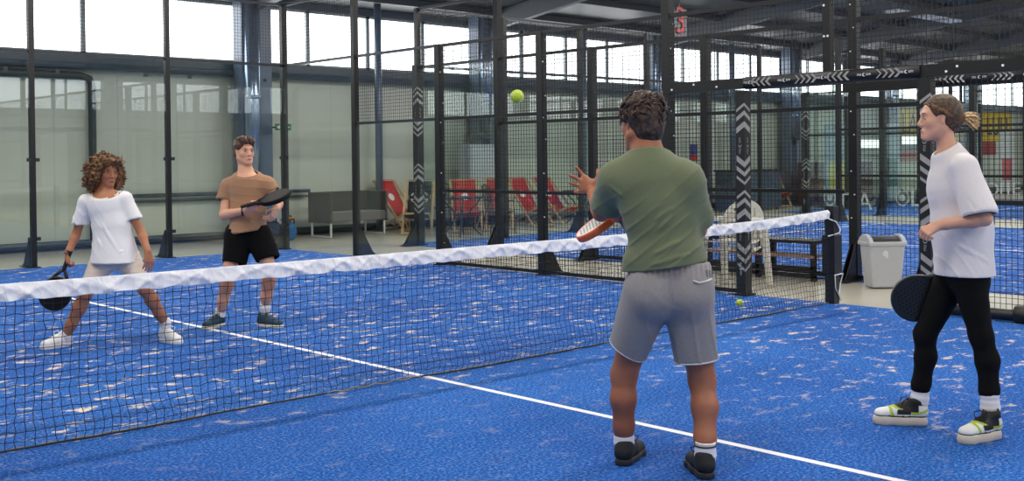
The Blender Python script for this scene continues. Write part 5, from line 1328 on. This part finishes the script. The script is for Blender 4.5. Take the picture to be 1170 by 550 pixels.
    f.ell(P_(-.016, 0, .052), V(.110, .104, .094), A, k=.01); f.ell(P_(-.050, 0, -.005), V(.070, .082, .082), A, k=.03); f.ell(P_(-.055, 0, -.055), V(.045, .058, .045), A, k=.03)
    f.ell(P_(.085, 0, -.045), V(.07, .12, .10), A, k=.008, op='s'); f.ell(P_(.105, 0, .0), V(.05, .07, .05), A, k=.008, op='s')
    for s in (-1, 1): f.ell(P_(.006, s*.088, -.022), V(.024, .034, .034), A, k=.006, op='s'); f.ell(P_(.04, s*.08, -.07), V(.05, .05, .05), A, k=.006, op='s')
    f.disp(lambda P: (.009*wob(P, 55, 9)*np.clip(((P-hc) @ A[2].astype(np.float32)+.02)/.05, 0.1, 1)+.003*wob(P, 140, 10)).astype(np.float32))
    ho = sdf_obj('hair', f, hm, t)
    rs = np.random.RandomState(12); m = MB()
    for i in range(420):
        a = rs.uniform(-math.pi, math.pi); b = rs.uniform(-.1, 1.45); d = A[0]*math.cos(a)*math.cos(b)+A[1]*math.sin(a)*math.cos(b)+A[2]*math.sin(b)
        if d @ A[0] > .75 and b < .3: continue
        c0 = P_(-.016, 0, .052); o = c0+(A[0]*(d @ A[0])*.108+A[1]*(d @ A[1])*.100+A[2]*(d @ A[2])*.092)
        tan = nrm(np.cross(d, rs.randn(3))*.9 - A[2]*.55); pth = [o]; L_ = rs.uniform(.03, .06); ph = rs.rand()*6; nrml = d.copy()
        for k in range(6):
            tan = nrm(tan+np.cross(nrml, tan)*.45*math.sin(ph+k*1.1)); o = o+tan*L_/6*1.4; pth.append(c0+(o-c0)*(1+.02*math.sin(k)+.012)+nrml*.003*math.sin(k*1.3+ph))
        r_ = rs.uniform(.0035, .0065); m.tube(pth, [r_*.6, r_, r_*1.1, r_, r_*.8, r_*.55, r_*.2], 5, cap=False)
    m.build('curls', hm, ho, smooth=True, world=True)
    # racket : white face upwards, orange edge
    M_or = mat('bright orange edge', (250, 112, 34), .35, coat=.4); M_wf = mat('white racket face', (232, 230, 232), .35, vary=.05)
    tip = q(664, 268, .26); hb = q(707, 247, .27)
    ax = nrm((tip+RH*.0)-hb - FH*.16); cc = hb+nrm(tip-hb)*.0; 
    # foreshortened: the head lies almost edge-on, tilted up towards us
    UZ = V(0, 0, 1); axis = nrm(-RH*.84-UZ*.50+FH*.62); nrml = -RH*.50+UZ*.86-FH*.16
    hc_ = q(683, 257.5, .42)
    racket('orange and white padel racket held in front of the man in green', hc_, axis, nrml, L_head=.25, W_head=.25, edge=M_or, fc=M_wf, fc2=M_or, grip=M_grip, handle=.12, throat=.035,
           strap=[hc_-axis*.22, q(712, 244, .26), q(708, 252, .25), q(713, 262, .27), hc_-axis*.26])
    MB().tube([wrR+RH*.0+V(0, 0, .034*math.cos(a))+FH*.034*math.sin(a) for a in np.linspace(0, 6.283, 20)], .006, 6).build('wristband', M_strap, t, smooth=True, world=True)
    return t
green_man()

# ================= man in tan T-shirt behind the net
def tan_man():
    D = 9.62; g = PX(278, 378, D); t = person((g[0], g[1]), 'young man in tan T-shirt and black shorts behind the net, racket at chest height')
    q = lambda u, v, df=0: PX(u, v, D+df)
    sk = (224, 170, 142); col = Col(sk); col.rgb = sk
    hc = q(279, 173.5, .02); face = toward(140, 1); up = nrm(V(0, 0, 1)-RH*.03)
    neck = q(281, 197, .02); shL = q(261.5, 213, .04); shR = q(305, 211, .0)       # image left / right
    el = q(256, 246, -.02); wr = q(281, 240.5, -.22); el2 = q(318, 233, -.02); wr2 = q(316, 239, -.2)
    hl = q(273, 265, 0); hr = q(295, 264, 0); kl = q(262, 309, -.10); kr = q(308, 308, -.08); al = q(252, 357, .07); ar = q(303, 350, .05)
    bl = np.array([q(235, 385), q(335, 385), q(280, 148), wr, wr2, q(280, 200, .3)]); f = Field(bl.min(0)-.2, bl.max(0)+.2, .006)
    P_, A = head(f, col, hc, face, up, S=1.0, jaw=1.05, lips=(170, 92, 82), brow=(84, 58, 40))
    f.cone(P_(-.02, 0, -.06), neck, .056, .058, k=.03); f.cone(neck, neck-V(0, 0, .06), .06, .09, k=.04)
    shoulders(f, q(281, 205, .02), shL, shR, .05, .05, .03, .04); f.cone(q(283, 217), q(284, 245), .14, .12, k=.06, n=FH, sa=.7); f.cone(q(284, 245), q(284, 265), .12, .13, k=.05, n=FH, sa=.75)
    arm(f, shL, el, wr, .050, .041, .042, .028); arm(f, shR, el2, wr2, .048, .040, .040, .028)
    leg(f, hl, kl, al, .088, .056, .058, .038, FH); leg(f, hr, kr, ar, .088, .056, .058, .038, FH)
    f.cone(al, q(250, 370, .07), .034, .03, k=.01); f.cone(ar, q(303, 362, .05), .034, .03, k=.01)
    Xh = nrm(q(300, 232, -.30)-wr); hand(f, wr, Xh, nrm(V(0, 0, 1)*.6+FH*.6), 1, r=1.0, curl=(.9, 1.2, .9), spread=.03, thumb=(.8, .35, .5))
    Xl = nrm(q(311, 248, -.26)-wr2); hand(f, wr2, Xl, nrm(-RH*.7+FH*.3), 1, r=1.0, curl=(.6, .8, .6), spread=.08, thumb=(.7, .6, .2))
    for a in (kl, kr): col.add(a-V(0, 0, .15), (.14, .14, .36), (196, 132, 102), .8)
    sdf_obj('body', f, M_skin, t, colf=col)
    f = Field(bl.min(0)-.1, bl.max(0)+.1, .0065)
    shoulders(f, q(281, 208, .02), shL, shR, .062, .064, .035, .045); f.cone(q(281, 208), q(282, 216), .075, .11, k=.05, n=FH, sa=.85); f.cone(q(283, 213), q(284, 240), .158, .145, k=.06, n=FH, sa=.72); f.cone(q(284, 240), q(283, 275), .148, .172, k=.05, n=FH, sa=.78, sb=.98)
    f.cone(shL, q(255, 232, .02), .070, .074, k=.04, clip=[(q(256, 228, .01), nrm(el-shL))]); f.cone(shR, q(314, 222, 0), .070, .072, k=.04, clip=[(q(312, 218, 0), nrm(el2-shR))])
    S = [(270, 240, 300, 262, .012, .010), (268, 250, 295, 266, .010, .010), (266, 222, 292, 246, .012, .008), (300, 212, 286, 244, .012, .008), (302, 228, 284, 256, .012, .009), (262, 214, 276, 232, .010, -.008), (272, 256, 262, 240, .01, .009), (290, 206, 275, 214, .012, .005)]
    segs = [(q(a, b, -.13), q(c, d, -.13), w*1.3, A_) for a, b, c, d, w, A_ in S]
    f.disp(lambda P: folds(P, segs)+drape(P, nrm(RH*.1+V(0, 0, .95)), .065, .0045, 41))
    f.clip(q(284, 264), V(0, 0, -1)+RH*.16); f.cone(neck-V(0, 0, .05), neck+V(0, 0, .05), .074, .070, k=.03); f.cut_plane(q(281, 197, .0), V(0, 0, 1)-FH*.5, .15)
    m_ = M_cloth('tan jersey', (170, 130, 100)); ts = sdf_obj('t_shirt', f, m_, t, open_caps=True, solid=.004)
    rim(ts, t, q(281, 197, .0), V(0, 0, 1)-FH*.5, .13, .007, m_, 'collar'); rim(ts, t, q(256, 228, .01), el-shL, .12, .005, m_); rim(ts, t, q(312, 218, 0), el2-shR, .12, .005, m_); rim(ts, t, q(284, 264), V(0, 0, 1), .26, .005, m_, sig=.2)
    f = Field(bl.min(0)-.1, bl.max(0)+.1, .0065)
    f.cone(q(276, 264), q(292, 264), .112, k=.05, n=FH, sa=.85)
    f.cone(q(273, 270, 0), q(266, 312, -.09), .125, .098, k=.03, clip=[(q(267, 301, -.08), nrm(kl-hl))]); f.cone(q(295, 270, 0), q(311, 306, -.07), .122, .098, k=.03, clip=[(q(309, 295, -.06), nrm(kr-hr)-V(0, 0, .1))])
    f.disp(lambda P: drape(P, nrm(RH), .10, .010, 51)); f.clip(q(284, 259), V(0, 0, 1)-RH*.1)
    m_ = mat('black sports shorts', (8, 8, 9), .9, bump=.2, spec=.2); ss = sdf_obj('shorts', f, m_, t, open_caps=True, solid=.004)
    rim(ss, t, q(267, 301, -.08), kl-hl, .16, .005, m_); rim(ss, t, q(309, 295, -.06), kr-hr, .16, .005, m_)
    sock(t, [q(252, 353, .07), q(251, 360, .07), q(250, 369, .07)], [.044, .043, .043], M_whitesock); sock(t, [q(303, 345, .05), q(303, 352, .05), q(303, 361, .05)], [.044, .043, .043], M_whitesock)
    mb_ = mat('teal navy canvas', (32, 62, 78), .75, bump=.3); ms_ = mat('cream rubber sole', (214, 206, 190), .6); ml_ = mat('navy laces', (40, 66, 84), .8)
    H = V(*al) ; H = V(al[0], al[1], 0)+FH*.05+RH*.01; shoe(t, H, H+nrm(-FH*.92-RH*.38), .28, .1, mb_, ms_, ml_, thick=.026)
    H = V(ar[0], ar[1], 0)-RH*.06; shoe(t, H, H+nrm(RH*.86-FH*.5), .28, .1, mb_, ms_, ml_, thick=.026)
    hm = hair_mat('brown swept hair', (52, 34, 24), (118, 80, 54), 50)
    f = Field(hc-.22, hc+.24, .0055)
    f.ell(P_(-.014, 0, .048), V(.102, .086, .086), A, k=.01); f.ell(P_(-.05, 0, -.01), V(.058, .07, .07), A, k=.03); f.cone(P_(.065, -.035, .098), P_(.06, .05, .088), .026, .024, k=.03)
    f.ell(P_(.09, 0, -.045), V(.08, .10, .112), A, k=.006, op='s'); 
    for s in (-1, 1): f.ell(P_(.012, s*.08, -.03), V(.028, .03, .045), A, k=.006, op='s')
    f.disp(lambda P: (.004*np.sin(((P-hc) @ A[1].astype(np.float32))*190+4*wob(P, 22, 9))+.003*wob(P, 70, 3)).astype(np.float32)); ho = sdf_obj('hair', f, hm, t)
    m = MB(); rs = np.random.RandomState(3)
    for i in range(60):
        y = rs.uniform(-.06, .06); o = P_(.02+rs.uniform(-.03, .04), y, .122+rs.uniform(-.01, .012)); pth = [o]; d = nrm(A[0]*.9-A[1]*(.5+.3*rs.rand())+A[2]*.1)
        for k in range(5): o = o+d*.014; d = nrm(d-A[2]*.28-A[0]*.05); pth.append(o)
        m.tube(pth, [.004, .006, .006, .005, .003, .001], 5, cap=False)
    m.build('fringe', hm, ho, smooth=True, world=True)
    MB().tube([wr-nrm(wr-el)*.04+V(0, 0, .036*math.cos(a))+FH*.036*math.sin(a) for a in np.linspace(0, 6.283, 20)], .0085, 6).build('wristband', M_strap, t, smooth=True, world=True)
    # racket: edge-on black oval
    ax = nrm(q(333, 221, -.34)-q(296, 231.5, -.30)); hd = 0
    racket('black padel racket held out flat by the man in tan shirt', q(315.5, 225.5, -.32), ax, nrm(V(0, 0, 1)*.92-FH*.36-RH*.1), L_head=.26, W_head=.25, edge=M_matt, fc=M_matt, grip=M_grip, handle=.085, throat=.025, holes=False, th=.04)
    return t
tan_man()

# ================= woman with curly hair at the left, behind the net
def curly_woman():
    D = 8.72; g = PX(132, 398, D); t = person((g[0], g[1]), 'woman with big curly hair, white T-shirt and cream cycling shorts, wide stance at left')
    q = lambda u, v, df=0: PX(u, v, D+df)
    sk = (178, 118, 86); col = Col(sk); col.rgb = sk
    hc = q(122, 197.5, .03); face = toward(134, -3); up = nrm(V(0, 0, 1)+RH*.05)
    neck = q(119.5, 219, .03); shL = q(98.5, 231, .03); shR = q(142.5, 228, .03)
    el = q(87, 268, .04); wr = q(78, 289, -.04); el2 = q(162, 267, .02); wr2 = q(168.5, 287, -.06)
    hl = q(118, 297, .02); hr = q(146, 295, .02); kl = q(98, 335, -.12); kr = q(165, 330, -.08); al = q(75, 384, -.02); ar = q(188.5, 369, .14)
    bl = np.array([q(45, 408), q(208, 408), q(120, 170), q(120, 200, .3), wr]); f = Field(bl.min(0)-.2, bl.max(0)+.2, .006)
    P_, A = head(f, col, hc, face, up, S=.95, jaw=.88, lips=(150, 72, 68), brow=(44, 28, 22), iris=(34, 22, 18))
    f.cone(P_(-.02, 0, -.06), neck, .048, .050, k=.03); f.cone(neck, neck-V(0, 0, .06), .055, .08, k=.04)
    f.cone(shL, shR, .045, k=.05); f.cone(q(121, 235), q(128, 265), .12, .10, k=.06, n=FH, sa=.72); f.cone(q(128, 265), q(131, 288), .10, .095, k=.05, n=FH, sa=.8)
    arm(f, shL, el, wr, .040, .034, .034, .024); arm(f, shR, el2, wr2, .040, .034, .034, .024)
    leg(f, hl, kl, al, .080, .050, .052, .034, FH); leg(f, hr, kr, ar, .080, .050, .052, .034, FH)
    f.cone(al, q(73, 397, -.02), .032, .028, k=.01); f.cone(ar, q(190, 381, .14), .032, .028, k=.01)
    Xh = nrm(q(75, 306, -.06)-wr); hand(f, wr, Xh, nrm(RH*.5+FH*.4), 1, r=.95, curl=(1.0, 1.2, .8), spread=.02, thumb=(.7, .4, .5))
    Xl = nrm(q(170.5, 308, -.08)-wr2); hand(f, wr2, Xl, nrm(-RH*.6+FH*.5), -1, r=.95, curl=(.25, .35, .3), spread=.10, thumb=(.85, .4, .2))
    sdf_obj('body', f, M_skin, t, colf=col)
    f = Field(bl.min(0)-.1, bl.max(0)+.1, .0065)
    shoulders(f, q(120, 228.5, .03), shL+V(0, 0, .002), shR+V(0, 0, .004), .052, .056, .035, .045); f.cone(q(119.5, 230), q(121, 238), .070, .10, k=.05, n=FH, sa=.85); f.cone(q(121, 236), q(128, 262), .142, .138, k=.06, n=FH, sa=.74); f.cone(q(128, 262), q(132.5, 305), .142, .199, k=.05, n=FH, sa=.84, sb=.95)
    f.cone(shL, q(90, 262, .04), .058, .070, k=.03, clip=[(q(91, 256, .04), nrm(el-shL)+RH*.25)]); f.cone(shR, q(157, 258, .02), .058, .068, k=.03, clip=[(q(155, 250, .02), nrm(el2-shR)-RH*.25)])
    S = [(112, 232, 150, 286, .014, .013), (106, 240, 138, 292, .014, .012), (140, 236, 152, 282, .014, .012), (126, 236, 156, 270, .012, .010), (105, 262, 122, 296, .014, .011), (156, 276, 120, 300, .010, .010), (98, 232, 106, 252, .010, -.009), (142, 234, 140, 256, .010, -.009), (134, 262, 150, 292, .010, -.008)]
    segs = [(q(a, b, -.13), q(c, d, -.13), w*1.3, A_) for a, b, c, d, w, A_ in S]
    f.disp(lambda P: folds(P, segs)+drape(P, nrm(RH*.75+V(0, 0, .65)), .08, .007, 61))
    cen = q(131, 299.5); f.clip(cen, V(0, 0, -1)); f.cone(neck-V(0, 0, .05), neck+V(0, 0, .05), .068, .064, k=.03); f.cut_plane(q(119.5, 219.5, .02), V(0, 0, 1)-FH*.5, .14)
    m_ = M_cloth('bright white cotton', (240, 238, 240)); ts = sdf_obj('t_shirt', f, m_, t, open_caps=True, solid=.004)
    rim(ts, t, q(119.5, 219.5, .02), V(0, 0, 1)-FH*.5, .12, .006, m_, 'collar'); rim(ts, t, q(91, 256, .04), el-shL, .11, .0045, m_); rim(ts, t, q(155, 250, .02), el2-shR, .11, .0045, m_); rim(ts, t, q(131, 299.5), V(0, 0, 1), .26, .0045, m_, sig=.2)
    f = Field(bl.min(0)-.1, bl.max(0)+.1, .0065)
    f.cone(q(124, 297), q(142, 295), .096, k=.05, n=FH, sa=.85)
    f.cone(q(119, 297, .02), kl, .105, .060, k=.03, clip=[(hl+(kl-hl)*.74, kl-hl)]); f.cone(q(145, 295, .02), kr, .105, .060, k=.03, clip=[(hr+(kr-hr)*.74, kr-hr)])
    f.disp(lambda P: drape(P, nrm(V(0, 0, 1)), .05, .003, 71)); f.clip(q(130, 291), V(0, 0, 1)-RH*.12)
    sdf_obj('cycling_shorts', f, mat('cream stretch fabric', (216, 200, 188), .7, vary=.05, sheen=.2), t, open_caps=True, solid=.003)
    sock(t, [q(76, 379, -.02), q(75, 384, -.02), q(74, 392, -.02)], [.040, .040, .041], M_whitesock); sock(t, [q(188, 364, .14), q(189, 370, .14), q(190, 379, .14)], [.040, .040, .041], M_whitesock)
    mw = mat('white trainer', (234, 232, 230), .6, vary=.06, bump=.2); mws = mat('white sole', (224, 222, 222), .6); mwl = mat('white laces', (240, 240, 240), .8)
    H = V(al[0], al[1], 0)+FH*.05+RH*.02; shoe(t, H, H+nrm(-FH*.80-RH*.55), .265, .095, mw, mws, mwl, thick=.03)
    H = V(ar[0], ar[1], 0)+FH*.04-RH*.04; shoe(t, H, H+nrm(RH*.75-FH*.62), .265, .095, mw, mws, mwl, thick=.03)
    # big curly hair
    hm = hair_mat('curly brown gold hair', (44, 29, 21), (160, 112, 68), 42)
    f = Field(hc-.30, hc+.30, .006)
    f.ell(P_(-.05, 0, .040), V(.115, .132, .106), A, k=.02); 
    for s in (-1, 1): f.ell(P_(-.04, s*.094, -.045), V(.080, .064, .102), A, k=.05)
    f.ell(P_(.05, .01, .10), V(.055, .085, .035), A, k=.03)
    f.ell(P_(.10, 0, -.03), V(.10, .066, .098), A, k=.015, op='s'); f.cone(P_(.05, 0, -.10), P_(.0, 0, -.22), .075, .10, k=.01, op='s')
    f.disp(lambda P: (.012*wob(P, 60, 19)+.007*wob(P, 130, 20)).astype(np.float32)); ho = sdf_obj('hair', f, hm, t)
    v, _ = f.mesh(); rs = np.random.RandomState(5); m = MB(); c0 = P_(-.03, 0, .02)
    for i in range(560):
        o = v[rs.randint(len(v))]; d = nrm(o-c0); 
        if (o-hc) @ A[0] > .075 and abs((o-hc) @ A[1]) < .06 and (o-hc) @ A[2] < .06: continue
        dr = nrm(d*.6-V(0, 0, 1)*.6+rs.randn(3)*.5); u1 = nrm(np.cross(dr, rs.randn(3))); u2 = np.cross(dr, u1); L_ = rs.uniform(.03, .055); R_ = rs.uniform(.006, .009); ph = rs.rand()*6.28; tn = rs.uniform(1.2, 2)
        o = o-dr*L_*.4; pth = [o+dr*L_*k/12+(u1*math.cos(ph+6.28*tn*k/12)+u2*math.sin(ph+6.28*tn*k/12))*R_ for k in range(13)]
        m.tube(pth, rs.uniform(.0025, .0042), 4, cap=False)
    m.build('curls', hm, ho, smooth=True, world=True)
    # racket hanging down
    ax = nrm(q(62, 341, -.02)-q(77, 297, -.10)); hd = wr+Xh*.07
    racket('black padel racket pointing down in the hand of the curly haired woman, behind the net', q(63, 336.5, -.05), nrm(q(63, 336.5, -.05)-hd), nrm(-FH*.95+RH*.15), L_head=.265, W_head=.252, edge=M_carbon, fc=M_matt, grip=M_grip, handle=.15, throat=.05, holes=False,
           strap=[wr+V(0, 0, .02)-FH*.03, wr+RH*.03, wr+V(0, 0, .01)+FH*.03, wr-RH*.03, wr-FH*.032, wr+Xh*.06+RH*.02])
    return t
curly_woman()
